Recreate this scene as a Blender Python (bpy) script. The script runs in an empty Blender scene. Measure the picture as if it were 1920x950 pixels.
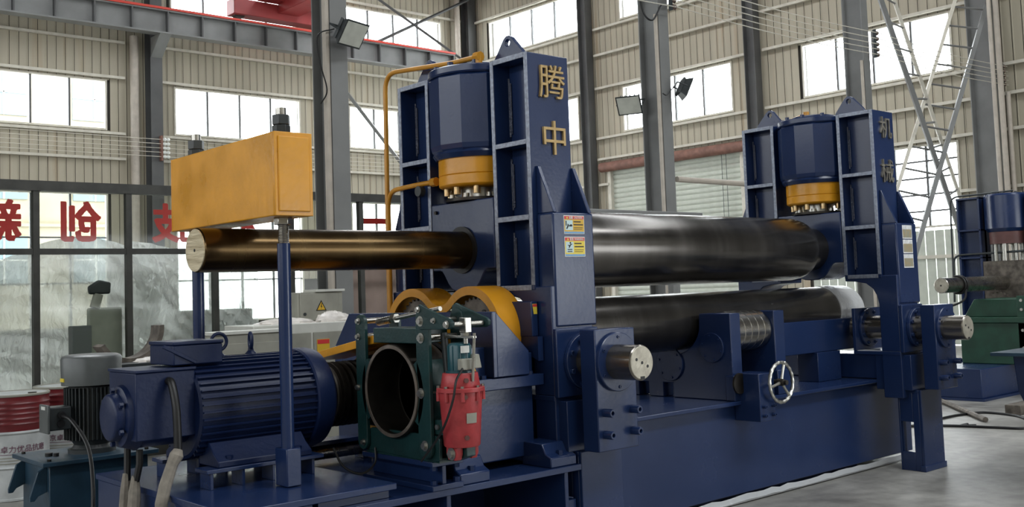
import bpy, bmesh, math, random
from mathutils import Vector, Matrix
random.seed(7)
SC = bpy.context.scene
COL = SC.collection
PI = math.pi

# ------------------------------------------------------------------ camera
F_PX, SHIFT_PX = 1955.41, 58.24
cam_d = bpy.data.cameras.new('camera')
cam_d.sensor_width = 36.0
cam_d.lens = F_PX / 1920.0 * 36.0
cam_d.shift_y = -SHIFT_PX / 1920.0
cam_d.clip_start, cam_d.clip_end = 0.05, 300
cam = bpy.data.objects.new('camera', cam_d)
COL.objects.link(cam)
YAW, PITCH, ROLL = 0.84941, 0.0655, -0.0357
fw = Vector((math.cos(YAW)*math.cos(PITCH), math.sin(YAW)*math.cos(PITCH), math.sin(PITCH)))
rt = Vector((math.sin(YAW), -math.cos(YAW), 0))
up = rt.cross(fw)
r2 = math.cos(ROLL)*rt + math.sin(ROLL)*up
u2 = -math.sin(ROLL)*rt + math.cos(ROLL)*up
M = Matrix((r2, u2, -fw)).transposed().to_4x4()
M.translation = Vector((-4.1705, -4.5549, 1.6))
cam.matrix_world = M
SC.camera = cam

# ------------------------------------------------------------------ sky, daylight, exposure
SC.view_settings.view_transform = 'Standard'
SC.view_settings.look = 'None'
SC.view_settings.gamma = 1.0
SC.view_settings.use_curve_mapping = False
SC.view_settings.exposure = 0.65
W = bpy.data.worlds.new('overcast_sky'); SC.world = W
W.use_nodes = True
bg = W.node_tree.nodes['Background']
bg.inputs[0].default_value = (0.93, 0.97, 1.0, 1)
bg.inputs[1].default_value = 8.0
SC.cycles.max_bounces = 6
SC.cycles.diffuse_bounces = 3
SC.cycles.glossy_bounces = 3
SC.cycles.transparent_max_bounces = 12
SC.cycles.sample_clamp_indirect = 4.0
SC.cycles.caustics_reflective = False
SC.cycles.caustics_refractive = False

def area(name, loc, rot, sx, sy, power, col=(1, 1, 1)):
    d = bpy.data.lights.new(name, 'AREA'); d.shape = 'RECTANGLE'
    d.size, d.size_y, d.energy, d.color = sx, sy, power, col
    o = bpy.data.objects.new(name, d); COL.objects.link(o)
    o.location = loc; o.rotation_euler = rot
    return o
# added area lights: daylight of unseen gate and back windows, invented roof and near-wall fill
DAY = (0.93, 0.97, 1.0)
def daylight(name, loc, rot, sx, sy, radiance): return area(name, loc, rot, sx, sy, radiance*sx*sy*PI, DAY)
daylight('added_roof_fill', (2.0, 0.0, 12.95), (0, 0, 0), 2.3, 13.4, 0.9)
daylight('added_roof_fill', (2.0, 13.1, 12.95), (0, 0, 0), 2.3, 12.0, 6.5)
daylight('added_roof_fill', (12.5, 9.0, 12.95), (0, 0, 0), 2.3, 28, 4.0)
daylight('gate_daylight', (10.0, -13.9, 1.85), (PI/2, 0, 0), 9.8, 3.6, 3.2)
daylight('added_near_wall_fill', (3.0, -13.9, 7.0), (PI/2, 0, 0), 23.8, 1.35, 0.8)
daylight('back_wall_window_daylight', (-13.9, 5.0, 3.8), (0, -PI/2, 0), 1.7, 29.8, 2.0)
daylight('back_wall_window_daylight', (-13.9, 5.0, 7.0), (0, -PI/2, 0), 1.35, 29.8, 4.5)
daylight('added_roof_fill', (4.0, -8.0, 12.95), (0, 0, 0), 15.8, 2.3, 8.5)

# ------------------------------------------------------------------ materials
def nt(m):
    m.use_nodes = True
    t = m.node_tree
    return t, t.nodes, t.links, t.nodes['Principled BSDF']
MATS = {}
def mat(name, col, rough=0.5, metal=0.0, var=0.0, vscale=6.0, bump=0.0, bscale=60.0, coat=0.0, rvar=0.0, stretch=None, spec=0.5, col2=None, detail=4.0):
    """plain procedural material: noise-mixed colour, roughness variation and fine relief"""
    m = bpy.data.materials.new(name); t, N, L, P = nt(m)
    P.inputs['Base Color'].default_value = (*col, 1)
    P.inputs['Roughness'].default_value = rough
    P.inputs['Metallic'].default_value = metal
    P.inputs['Specular IOR Level'].default_value = spec
    if coat: P.inputs['Coat Weight'].default_value = coat; P.inputs['Coat Roughness'].default_value = 0.12
    tc = N.new('ShaderNodeTexCoord'); mp = N.new('ShaderNodeMapping')
    L.new(tc.outputs['Object'], mp.inputs['Vector'])
    if stretch: mp.inputs['Scale'].default_value = stretch
    if var or rvar or col2:
        nz = N.new('ShaderNodeTexNoise'); nz.inputs['Scale'].default_value = vscale; nz.inputs['Detail'].default_value = detail
        L.new(mp.outputs[0], nz.inputs['Vector'])
        if var or col2:
            mx = N.new('ShaderNodeMix'); mx.data_type = 'RGBA'
            c2 = col2 if col2 else tuple(min(1, c*(1+var)) for c in col)
            c1 = col if col2 else tuple(c*(1-var) for c in col)
            mx.inputs[6].default_value = (*c1, 1); mx.inputs[7].default_value = (*c2, 1)
            cr = N.new('ShaderNodeMapRange'); cr.inputs[1].default_value = 0.35; cr.inputs[2].default_value = 0.65
            L.new(nz.outputs['Fac'], cr.inputs[0]); L.new(cr.outputs[0], mx.inputs[0]); L.new(mx.outputs[2], P.inputs['Base Color'])
        if rvar:
            mr = N.new('ShaderNodeMapRange'); mr.inputs[1].default_value = 0.3; mr.inputs[2].default_value = 0.7
            mr.inputs[3].default_value = max(0.02, rough-rvar); mr.inputs[4].default_value = min(1, rough+rvar)
            L.new(nz.outputs['Fac'], mr.inputs[0]); L.new(mr.outputs[0], P.inputs['Roughness'])
    if bump:
        nb = N.new('ShaderNodeTexNoise'); nb.inputs['Scale'].default_value = bscale; nb.inputs['Detail'].default_value = 3
        L.new(mp.outputs[0], nb.inputs['Vector'])
        bp = N.new('ShaderNodeBump'); bp.inputs['Strength'].default_value = bump; bp.inputs['Distance'].default_value = 0.01
        L.new(nb.outputs['Fac'], bp.inputs['Height']); L.new(bp.outputs[0], P.inputs['Normal'])
    MATS[name] = m
    return m
BLUE = mat('blue_paint', (0.0118, 0.0275, 0.090), 0.25, var=0.05, vscale=3, bump=0.05, bscale=45, rvar=0.03, spec=0.5)
WELD = mat('weld_bead_blue', (0.13, 0.145, 0.20), 0.18, 0.4, bump=0.8, bscale=120, spec=0.8)
EDGE = mat('flange_edge_sheen', (0.27, 0.30, 0.37), 0.28, 0.35, var=0.22, vscale=45, bump=0.35, bscale=110, spec=0.6)  # reflected sheen of the blue edges, put into a paler colour
MOTB = mat('motor_navy_paint', (0.0045, 0.0135, 0.056), 0.42, var=0.1, vscale=4, bump=0.12, bscale=40, spec=0.35)
TANKB = mat('teal_paint', (0.016, 0.045, 0.075), 0.4, var=0.2, vscale=5, bump=0.08)
GREEN = mat('dark_green_paint', (0.008, 0.036, 0.036), 0.36, var=0.2, vscale=8, bump=0.1, bscale=60)
GREEN2 = mat('green_paint', (0.012, 0.06, 0.035), 0.4, var=0.2)
TEAL = mat('blue_green_paint', (0.012, 0.075, 0.095), 0.32, var=0.15)
RED = mat('red_paint', (0.40, 0.045, 0.05), 0.4, var=0.15, vscale=14, bump=0.15, bscale=40)
CRANE = mat('crane_red_paint', (0.30, 0.035, 0.035), 0.5, var=0.2, vscale=1)
RAILRED = mat('busbar_red', (0.60, 0.05, 0.03), 0.5)
YELLOW = mat('yellow_paint', (0.70, 0.31, 0.014), 0.32, var=0.12, vscale=4, bump=0.10, bscale=30, rvar=0.08)
ORANGE = mat('yellow_pipe_paint', (0.55, 0.25, 0.02), 0.35, var=0.1)
STEEL = mat('bright_steel', (0.44, 0.42, 0.38), 0.28, 1.0, var=0.06, vscale=12, rvar=0.04)
ZINC = mat('zinc_bolt', (0.50, 0.49, 0.45), 0.33, 1.0, var=0.1, vscale=40)
BRASS = mat('yellow_zinc_bolt', (0.55, 0.40, 0.22), 0.3, 1.0, var=0.2, vscale=40)
DARK = mat('dark_steel', (0.045, 0.04, 0.035), 0.42, 0.85, var=0.3, vscale=6, rvar=0.1)
BLACK = mat('black_rubber', (0.008, 0.008, 0.009), 0.45)
IRON = mat('raw_iron', (0.15, 0.13, 0.11), 0.6, 0.5, var=0.4, vscale=12, bump=0.2)
GREY = mat('grey_motor_paint', (0.09, 0.10, 0.10), 0.38, var=0.15, vscale=8)
DGREY = mat('dark_grey_motor_paint', (0.028, 0.034, 0.036), 0.45, var=0.2)
COLM = mat('column_grey_paint', (0.20, 0.203, 0.20), 0.5, var=0.12, vscale=1.5, bump=0.04)
COLD = mat('dark_column_paint', (0.085, 0.086, 0.086), 0.55, var=0.15, vscale=1.5)
GIRT = mat('galvanised_girt', (0.58, 0.55, 0.47), 0.5, 0.0, var=0.08)
PIPEW = mat('pale_pipe', (0.46, 0.41, 0.35), 0.5, var=0.08)
WHITEP = mat('white_cabinet_paint', (0.60, 0.60, 0.55), 0.45, var=0.06)
CABG = mat('grey_cabinet_paint', (0.30, 0.295, 0.25), 0.5, var=0.1)
ALU = mat('dark_aluminium_frame', (0.045, 0.045, 0.04), 0.45, 0.2, var=0.2)
GOLD = mat('gold_letter', (0.46, 0.32, 0.14), 0.4, 0.3, var=0.1, vscale=30)
LETRED = mat('red_film', (0.42, 0.05, 0.05), 0.7, spec=0.1)
t, N, L, P = nt(LETRED); tl = N.new('ShaderNodeBsdfTranslucent'); tl.inputs[0].default_value = (0.60, 0.07, 0.065, 1); ms = N.new('ShaderNodeMixShader'); ms.inputs[0].default_value = 0.6
L.new(P.outputs[0], ms.inputs[1]); L.new(tl.outputs[0], ms.inputs[2]); L.new(ms.outputs[0], N['Material Output'].inputs[0])
LABELW = mat('label_white', (0.75, 0.76, 0.72), 0.4)
LABELR = mat('label_red', (0.62, 0.04, 0.04), 0.4)
LABELY = mat('label_yellow', (0.80, 0.62, 0.06), 0.4)
LABELO = mat('label_amber', (0.66, 0.40, 0.03), 0.4)
LABELB = mat('label_blue', (0.16, 0.36, 0.60), 0.4)
LABELC = mat('label_pale_blue', (0.55, 0.72, 0.74), 0.4)
INK = mat('label_ink', (0.015, 0.015, 0.015), 0.5)
INKP = mat('purple_ink', (0.16, 0.06, 0.10), 0.6)
FOIL = mat('silver_foil', (0.88, 0.89, 0.90), 0.28, 0.25, bump=1.0, bscale=26)
CLOTH = mat('beige_wrap', (0.25, 0.225, 0.19), 0.85, var=0.2, vscale=20, bump=0.5, bscale=30)
BAG = mat('white_plastic_bag', (0.78, 0.73, 0.68), 0.35, var=0.1, vscale=14, bump=0.6, bscale=25)
DRUMR = mat('drum_red_paint', (0.15, 0.016, 0.02), 0.3, var=0.2, vscale=6)
DRUMW = mat('drum_white_paint', (0.50, 0.52, 0.52), 0.35, var=0.15, vscale=6)
RUSTP = mat('rust_primer', (0.20, 0.095, 0.07), 0.6, var=0.2)
FLANGEB = mat('brown_primer', (0.12, 0.05, 0.045), 0.5, var=0.2)
SHUT = mat('shutter_slat_paint', (0.50, 0.53, 0.46), 0.5, var=0.06)
CERAMIC = mat('brown_insulator', (0.12, 0.075, 0.06), 0.3)
LAMPG = mat('floodlight_glass', (0.55, 0.56, 0.50), 0.25, var=0.1)
FACADE = mat('beige_facade', (0.27, 0.235, 0.165), 0.8, var=0.08, vscale=0.8)
FWIN = mat('facade_window', (0.15, 0.20, 0.22), 0.5)
RIMG = mat('brake_drum_rim', (0.22, 0.185, 0.155), 0.5, 0.7, var=0.3, vscale=10)
LETDK = mat('dull_letter', (0.30, 0.28, 0.24), 0.35, 0.6, var=0.3, vscale=20)

def roll_mat(name, c1, c2, rough, bands):
    """machined roll: fine lathe lines round the axis and wide worn bands (object X is the roll axis)"""
    m = bpy.data.materials.new(name); t, N, L, P = nt(m)
    P.inputs['Metallic'].default_value = 0.9
    tc = N.new('ShaderNodeTexCoord')
    mp = N.new('ShaderNodeMapping'); mp.inputs['Scale'].default_value = (1, 0.02, 0.02); L.new(tc.outputs['Object'], mp.inputs['Vector'])
    n1 = N.new('ShaderNodeTexNoise'); n1.inputs['Scale'].default_value = 3.0; n1.inputs['Detail'].default_value = 8; n1.inputs['Roughness'].default_value = 0.6
    L.new(mp.outputs[0], n1.inputs['Vector'])
    n2 = N.new('ShaderNodeTexNoise'); n2.inputs['Scale'].default_value = 160; L.new(mp.outputs[0], n2.inputs['Vector'])
    mx = N.new('ShaderNodeMix'); mx.data_type = 'RGBA'; mx.inputs[6].default_value = (*c1, 1); mx.inputs[7].default_value = (*c2, 1)
    mr = N.new('ShaderNodeMapRange'); mr.inputs[1].default_value = 0.4; mr.inputs[2].default_value = 0.62; L.new(n1.outputs['Fac'], mr.inputs[0])
    L.new(mr.outputs[0], mx.inputs[0]); L.new(mx.outputs[2], P.inputs['Base Color'])
    rr = N.new('ShaderNodeMapRange'); rr.inputs[1].default_value = 0.35; rr.inputs[2].default_value = 0.65
    rr.inputs[3].default_value = rough-0.03; rr.inputs[4].default_value = rough+0.06
    L.new(n1.outputs['Fac'], rr.inputs[0]); L.new(rr.outputs[0], P.inputs['Roughness'])
    bp = N.new('ShaderNodeBump'); bp.inputs['Strength'].default_value = bands; bp.inputs['Distance'].default_value = 0.002
    L.new(n2.outputs['Fac'], bp.inputs['Height']); L.new(bp.outputs[0], P.inputs['Normal'])
    return m
ROLL = roll_mat('machined_roll_steel', (0.105, 0.098, 0.09), (0.145, 0.135, 0.125), 0.21, 0.10)
TAIL = roll_mat('oiled_tail_shaft', (0.075, 0.046, 0.019), (0.10, 0.064, 0.027), 0.24, 0.10)
SHAFT = roll_mat('side_shaft_steel', (0.22, 0.20, 0.18), (0.28, 0.26, 0.23), 0.22, 0.1)

def sawn(name, c1, c2):
    m = mat(name, c1, 0.4, 0.6, col2=c2, vscale=18, stretch=(1, 0.25, 2.5), bump=0.4, bscale=60, detail=8)
    return m
SAWN = sawn('sawn_end_face', (0.50, 0.41, 0.26), (0.80, 0.70, 0.50))
TURNED = mat('turned_end_face', (0.36, 0.33, 0.27), 0.42, 0.5, col2=(0.48, 0.45, 0.37), vscale=14, bump=0.15, bscale=60)

# concrete floor with stains, trowel marks and slab joints
FLOOR = bpy.data.materials.new('concrete_floor'); t, N, L, P = nt(FLOOR)
tc = N.new('ShaderNodeTexCoord')
na = N.new('ShaderNodeTexNoise'); na.inputs['Scale'].default_value = 0.9; na.inputs['Detail'].default_value = 9; na.inputs['Roughness'].default_value = 0.65
L.new(tc.outputs['Object'], na.inputs['Vector'])
ra = N.new('ShaderNodeValToRGB'); e = ra.color_ramp.elements
e[0].position = 0.30; e[0].color = (0.16, 0.152, 0.138, 1); e[1].position = 0.72; e[1].color = (0.44, 0.43, 0.40, 1)
L.new(na.outputs['Fac'], ra.inputs[0])
nb = N.new('ShaderNodeTexNoise'); nb.inputs['Scale'].default_value = 7; nb.inputs['Detail'].default_value = 6
L.new(tc.outputs['Object'], nb.inputs['Vector'])
mxf = N.new('ShaderNodeMix'); mxf.data_type = 'RGBA'; mxf.blend_type = 'MULTIPLY'; mxf.inputs[0].default_value = 0.55
rb = N.new('ShaderNodeValToRGB'); rb.color_ramp.elements[0].position = 0.35; rb.color_ramp.elements[0].color = (0.55, 0.55, 0.55, 1); rb.color_ramp.elements[1].position = 0.6
L.new(nb.outputs['Fac'], rb.inputs[0]); L.new(ra.outputs[0], mxf.inputs[6]); L.new(rb.outputs[0], mxf.inputs[7]); L.new(mxf.outputs[2], P.inputs['Base Color'])
rr = N.new('ShaderNodeMapRange'); rr.inputs[3].default_value = 0.30; rr.inputs[4].default_value = 0.62
L.new(na.outputs['Fac'], rr.inputs[0]); L.new(rr.outputs[0], P.inputs['Roughness'])
bpn = N.new('ShaderNodeBump'); bpn.inputs['Strength'].default_value = 0.25; L.new(nb.outputs['Fac'], bpn.inputs['Height']); L.new(bpn.outputs[0], P.inputs['Normal'])

# coated steel wall sheet, rust streaks run down it
def sheet_mat(name, col, stain):
    m = bpy.data.materials.new(name); t, N, L, P = nt(m)
    tc = N.new('ShaderNodeTexCoord')
    geo = N.new('ShaderNodeNewGeometry')
    mp = N.new('ShaderNodeMapping'); mp.inputs['Scale'].default_value = (2.2, 2.2, 0.12); L.new(geo.outputs['Position'], mp.inputs['Vector'])
    n = N.new('ShaderNodeTexNoise'); n.inputs['Scale'].default_value = 1.3; n.inputs['Detail'].default_value = 5; L.new(mp.outputs[0], n.inputs['Vector'])
    r = N.new('ShaderNodeValToRGB'); e = r.color_ramp.elements
    e[0].position = 0.30; e[0].color = (*[c*0.86 for c in col], 1); e[1].position = 0.60; e[1].color = (*col, 1)
    k = e.new(0.80); k.color = (*stain, 1)
    L.new(n.outputs['Fac'], r.inputs[0]); L.new(r.outputs[0], P.inputs['Base Color'])
    P.inputs['Roughness'].default_value = 0.55
    return m
SHEET = sheet_mat('coated_wall_sheet', (0.43, 0.39, 0.30), (0.36, 0.26, 0.155))
BACKW = mat('wall_seam_dark', (0.07, 0.065, 0.055), 0.8)

def thin(name, tint, gloss, alpha_noise=0.0, rough=0.05):
    """thin pane: light passes straight through, the surface only adds a reflection"""
    m = bpy.data.materials.new(name); m.use_nodes = True; t = m.node_tree; N, L = t.nodes, t.links
    N.remove(N['Principled BSDF']); out = N['Material Output']
    tr = N.new('ShaderNodeBsdfTransparent'); tr.inputs[0].default_value = (*tint, 1)
    gl = N.new('ShaderNodeBsdfGlossy'); gl.inputs['Roughness'].default_value = rough
    mx = N.new('ShaderNodeMixShader'); mx.inputs[0].default_value = gloss
    L.new(tr.outputs[0], mx.inputs[1]); L.new(gl.outputs[0], mx.inputs[2]); L.new(mx.outputs[0], out.inputs[0])
    return m
GLASS = thin('window_glass', (0.97, 0.98, 0.98), 0.04)
GLASSP = thin('partition_glass', (0.88, 0.90, 0.88), 0.015)
# crumpled clear plastic film
FILM = bpy.data.materials.new('clear_plastic_film'); FILM.use_nodes = True
t = FILM.node_tree; N, L = t.nodes, t.links; N.remove(N['Principled BSDF'])
tr = N.new('ShaderNodeBsdfTransparent'); tr.inputs[0].default_value = (0.92, 0.94, 0.92, 1)
df = N.new('ShaderNodeBsdfTranslucent'); df.inputs[0].default_value = (0.92, 0.93, 0.91, 1)
dd = N.new('ShaderNodeBsdfDiffuse'); dd.inputs[0].default_value = (0.70, 0.72, 0.70, 1)
gl = N.new('ShaderNodeBsdfGlossy'); gl.inputs['Roughness'].default_value = 0.18
tcf = N.new('ShaderNodeTexCoord')
nf = N.new('ShaderNodeTexNoise'); nf.inputs['Scale'].default_value = 3.6; nf.inputs['Detail'].default_value = 3.0; nf.inputs['Distortion'].default_value = 0.5
mpf = N.new('ShaderNodeMapping'); mpf.inputs['Rotation'].default_value = (0, 0.6, 0); mpf.inputs['Scale'].default_value = (2.2, 1.0, 0.7); L.new(tcf.outputs['Object'], mpf.inputs['Vector'])
L.new(mpf.outputs[0], nf.inputs['Vector'])
bf = N.new('ShaderNodeBump'); bf.inputs['Strength'].default_value = 0.8; bf.inputs['Distance'].default_value = 0.06
vf = N.new('ShaderNodeTexVoronoi'); vf.feature = 'DISTANCE_TO_EDGE'; vf.inputs['Scale'].default_value = 4.5
nd = N.new('ShaderNodeMix'); nd.data_type = 'RGBA'; nd.blend_type = 'ADD'; nd.inputs[0].default_value = 0.35
L.new(mpf.outputs[0], nd.inputs[6]); L.new(nf.outputs['Color'], nd.inputs[7]); L.new(nd.outputs[2], vf.inputs['Vector'])
ad = N.new('ShaderNodeMath'); ad.operation = 'MULTIPLY_ADD'; ad.inputs[1].default_value = 0.9
L.new(vf.outputs['Distance'], ad.inputs[0]); L.new(nf.outputs['Fac'], ad.inputs[2])
L.new(ad.outputs[0], bf.inputs['Height'])
for s in (df, dd, gl): L.new(bf.outputs[0], s.inputs['Normal'])
m1 = N.new('ShaderNodeMixShader'); m1.inputs[0].default_value = 0.25; L.new(df.outputs[0], m1.inputs[1]); L.new(dd.outputs[0], m1.inputs[2])
m2 = N.new('ShaderNodeMixShader'); m2.inputs[0].default_value = 0.16; L.new(m1.outputs[0], m2.inputs[1]); L.new(gl.outputs[0], m2.inputs[2])
m3 = N.new('ShaderNodeMixShader'); m3.inputs[0].default_value = 0.88; L.new(tr.outputs[0], m3.inputs[1]); L.new(m2.outputs[0], m3.inputs[2])
L.new(m3.outputs[0], N['Material Output'].inputs[0])

# ------------------------------------------------------------------ mesh helpers
def root_loc(o):
    v = Vector((0, 0, 0))
    while o is not None:
        v += o.location; o = o.parent
    return v
class MB:
    def __init__(s): s.v = []; s.f = []
    def add(s, vs, fs):
        b = len(s.v); s.v += [tuple(p) for p in vs]; s.f += [tuple(i+b for i in f) for f in fs]; return s
    def box(s, x0, x1, y0, y1, z0, z1):
        return s.add([(x0,y0,z0),(x1,y0,z0),(x1,y1,z0),(x0,y1,z0),(x0,y0,z1),(x1,y0,z1),(x1,y1,z1),(x0,y1,z1)],
                     [(0,3,2,1),(4,5,6,7),(0,1,5,4),(1,2,6,5),(2,3,7,6),(3,0,4,7)])
    def frame(s, p, q):
        d = (Vector(q)-Vector(p)).normalized()
        a = Vector((0,0,1)) if abs(d.z) < 0.9 else Vector((1,0,0))
        e1 = d.cross(a).normalized(); return d, e1, d.cross(e1)
    def cyl(s, p, q, r, r1=None, n=24, ph=0.0):
        r1 = r if r1 is None else r1
        d, e1, e2 = s.frame(p, q); P, Q = Vector(p), Vector(q); vs = []
        for k in range(n):
            a = 2*PI*k/n+ph; w = e1*math.cos(a)+e2*math.sin(a); vs.append(P+w*r); vs.append(Q+w*r1)
        fs = [(2*k, 2*((k+1)%n), 2*((k+1)%n)+1, 2*k+1) for k in range(n)]
        fs += [tuple(2*k for k in range(n))[::-1], tuple(2*k+1 for k in range(n))]
        return s.add(vs, fs)
    def lathe(s, p, axis, prof, n=32, ph=0.0, loop=False):
        """prof: list of (distance along axis, radius), closed at both ends"""
        q = Vector(p)+Vector(axis); d, e1, e2 = s.frame(p, q); P = Vector(p); vs = []
        for (t_, r) in prof:
            for k in range(n):
                a = 2*PI*k/n+ph; vs.append(P+d*t_+(e1*math.cos(a)+e2*math.sin(a))*r)
        fs = []
        for j in range(len(prof)-1):
            for k in range(n):
                fs.append((j*n+k, j*n+(k+1)%n, (j+1)*n+(k+1)%n, (j+1)*n+k))
        if loop:
            m_ = len(prof)-1
            for k in range(n): fs.append((m_*n+k, m_*n+(k+1)%n, (k+1)%n, k))
        else:
            fs.append(tuple(range(n))[::-1]); fs.append(tuple(range((len(prof)-1)*n, len(prof)*n)))
        return s.add(vs, fs)
    def tube(s, pts, r, n=10, closed=False):
        P = [Vector(p) for p in pts]; m = len(P); vs = []; prev = None
        for i in range(m):
            if closed: d = (P[(i+1)%m]-P[i-1]).normalized()
            else: d = (P[min(i+1, m-1)]-P[max(i-1, 0)]).normalized()
            if prev is None:
                a = Vector((0,0,1)) if abs(d.z) < 0.9 else Vector((1,0,0)); e1 = d.cross(a).normalized()
            else:
                e1 = (prev - d*prev.dot(d)).normalized()
            prev = e1; e2 = d.cross(e1)
            rr_ = r[i] if isinstance(r, (list, tuple)) else r
            for k in range(n):
                a = 2*PI*k/n; vs.append(P[i]+(e1*math.cos(a)+e2*math.sin(a))*rr_)
        fs = []
        for i in range(m if closed else m-1):
            j = (i+1) % m
            for k in range(n): fs.append((i*n+k, i*n+(k+1)%n, j*n+(k+1)%n, j*n+k))
        if not closed: fs += [tuple(range(n))[::-1], tuple(range((m-1)*n, m*n))]
        return s.add(vs, fs)
    def prism(s, poly, axis, a0, a1):
        """poly in the plane across axis: x->(y,z), y->(x,z), z->(x,y)"""
        n = len(poly)
        def P(p, a): return {'x': (a, p[0], p[1]), 'y': (p[0], a, p[1]), 'z': (p[0], p[1], a)}[axis]
        vs = [P(p, a0) for p in poly]+[P(p, a1) for p in poly]
        fs = [tuple(range(n)), tuple(range(n, 2*n))[::-1]]+[(k, n+k, n+(k+1)%n, (k+1)%n) for k in range(n)]
        return s.add(vs, fs)
    def ring(s, outer, inner, axis, a0, a1):
        """plate with a hole: outer and inner have equal counts"""
        n = len(outer)
        def P(p, a): return {'x': (a, p[0], p[1]), 'y': (p[0], a, p[1]), 'z': (p[0], p[1], a)}[axis]
        vs = [P(p, a0) for p in outer]+[P(p, a0) for p in inner]+[P(p, a1) for p in outer]+[P(p, a1) for p in inner]
        fs = []
        for k in range(n):
            j = (k+1) % n
            fs += [(k, j, n+j, n+k), (2*n+k, 3*n+k, 3*n+j, 2*n+j), (k, 2*n+k, 2*n+j, j), (n+k, n+j, 3*n+j, 3*n+k)]
        return s.add(vs, fs)
    def build(s, name, m, parent=None, bevel=0.0, smooth=True, seg=2):
        me = bpy.data.meshes.new(name)
        off = root_loc(parent) if parent is not None else Vector((0,0,0))
        me.from_pydata([tuple(Vector(v)-off) for v in s.v], [], s.f)
        bm = bmesh.new(); bm.from_mesh(me); bmesh.ops.recalc_face_normals(bm, faces=bm.faces[:]); bm.to_mesh(me); bm.free()
        me.materials.append(m)
        if smooth:
            me.polygons.foreach_set('use_smooth', [True]*len(me.polygons))
            me.set_sharp_from_angle(angle=math.radians(32))
        o = bpy.data.objects.new(name, me); COL.objects.link(o)
        o.parent = parent
        if bevel:
            b = o.modifiers.new('edge', 'BEVEL'); b.width = bevel; b.segments = seg; b.limit_method = 'ANGLE'; b.angle_limit = math.radians(40)
        return o
def thing(name, label, cat, loc=(0,0,0), group=None):
    o = bpy.data.objects.new(name, None); COL.objects.link(o); o.empty_display_size = 0.1
    o.location = loc; o['label'] = label; o['category'] = cat
    if group: o['group'] = group
    return o
def tag(o, label, cat, group=None):
    o['label'] = label; o['category'] = cat
    if group: o['group'] = group
    return o
def struct(o):
    o['kind'] = 'structure'; return o
def kids(o): return [c for c in bpy.data.objects if c.parent == o]
def copy_tree(o, parent=None, loc=None):
    c = o.copy(); COL.objects.link(c); c.parent = parent
    if loc is not None: c.location = loc
    for k in kids(o): copy_tree(k, c)
    return c
def circ(cy, cz, r, n=32, a0=0.0, a1=2*PI, end=False):
    m = n if not end else n-1
    return [(cy+r*math.cos(a0+(a1-a0)*k/m), cz+r*math.sin(a0+(a1-a0)*k/m)) for k in range(n)]
def fillet(pts, r, n=6):
    """round the corners of a 3-D polyline"""
    P = [Vector(p) for p in pts]; out = [P[0]]
    for i in range(1, len(P)-1):
        a, b, c = P[i-1], P[i], P[i+1]
        d1, d2 = (a-b), (c-b); l = min(r, d1.length*0.45, d2.length*0.45)
        s, e = b+d1.normalized()*l, b+d2.normalized()*l
        for k in range(n+1):
            t_ = k/n; out.append(s*(1-t_)**2+b*2*t_*(1-t_)+e*t_**2)
    out.append(P[-1]); return out
def spline(pts, n=8):
    """Catmull-Rom through the points"""
    P = [Vector(p) for p in pts]; P = [2*P[0]-P[1]]+P+[2*P[-1]-P[-2]]; out = []
    for i in range(1, len(P)-2):
        for k in range(n):
            t_ = k/n; a, b, c, d = P[i-1], P[i], P[i+1], P[i+2]
            out.append(0.5*((2*b)+(c-a)*t_+(2*a-5*b+4*c-d)*t_*t_+(3*b-a-3*c+d)*t_**3))
    out.append(P[-2]); return out
def text_mesh(txt, size, name, m, parent, origin, ex, ez, extrude=0.004, bold=0.0, warp=None, thick=0.0):
    """lettering as thin solid mesh; ex = reading direction, ez = up direction; centred on origin"""
    cu = bpy.data.curves.new('lettering', 'FONT'); cu.body = txt; cu.size = size; cu.extrude = extrude; cu.offset = bold
    cu.align_x = 'CENTER'; cu.align_y = 'CENTER'; cu.resolution_u = 3
    ob = bpy.data.objects.new('lettering', cu); COL.objects.link(ob)
    dg = bpy.context.evaluated_depsgraph_get()
    me = bpy.data.meshes.new_from_object(ob.evaluated_get(dg)); bpy.data.objects.remove(ob); bpy.data.curves.remove(cu)
    ex, ez = Vector(ex).normalized(), Vector(ez).normalized(); en = ex.cross(ez)
    off = root_loc(parent) if parent is not None else Vector((0,0,0))
    if len(me.vertices):
        cx = (min(v.co.x for v in me.vertices)+max(v.co.x for v in me.vertices))/2
        cy = (min(v.co.y for v in me.vertices)+max(v.co.y for v in me.vertices))/2
    if thick:
        b0 = bmesh.new(); b0.from_mesh(me); base = bmesh.new()
        for k in range(6):
            tmp = me.copy()
            for v in tmp.vertices: v.co.x += thick*math.cos(k*PI/3); v.co.y += thick*math.sin(k*PI/3)
            base.from_mesh(tmp); bpy.data.meshes.remove(tmp)
        base.to_mesh(me); base.free(); b0.free()
    for v in me.vertices:
        c = v.co.copy(); c.x -= cx; c.y -= cy
        if warp: p = warp(c)
        else: p = Vector(origin)+ex*c.x+ez*c.y+en*c.z
        v.co = p-off
    me.materials.clear(); me.materials.append(m); me.name = name
    o = bpy.data.objects.new(name, me); COL.objects.link(o); o.parent = parent
    return o
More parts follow.
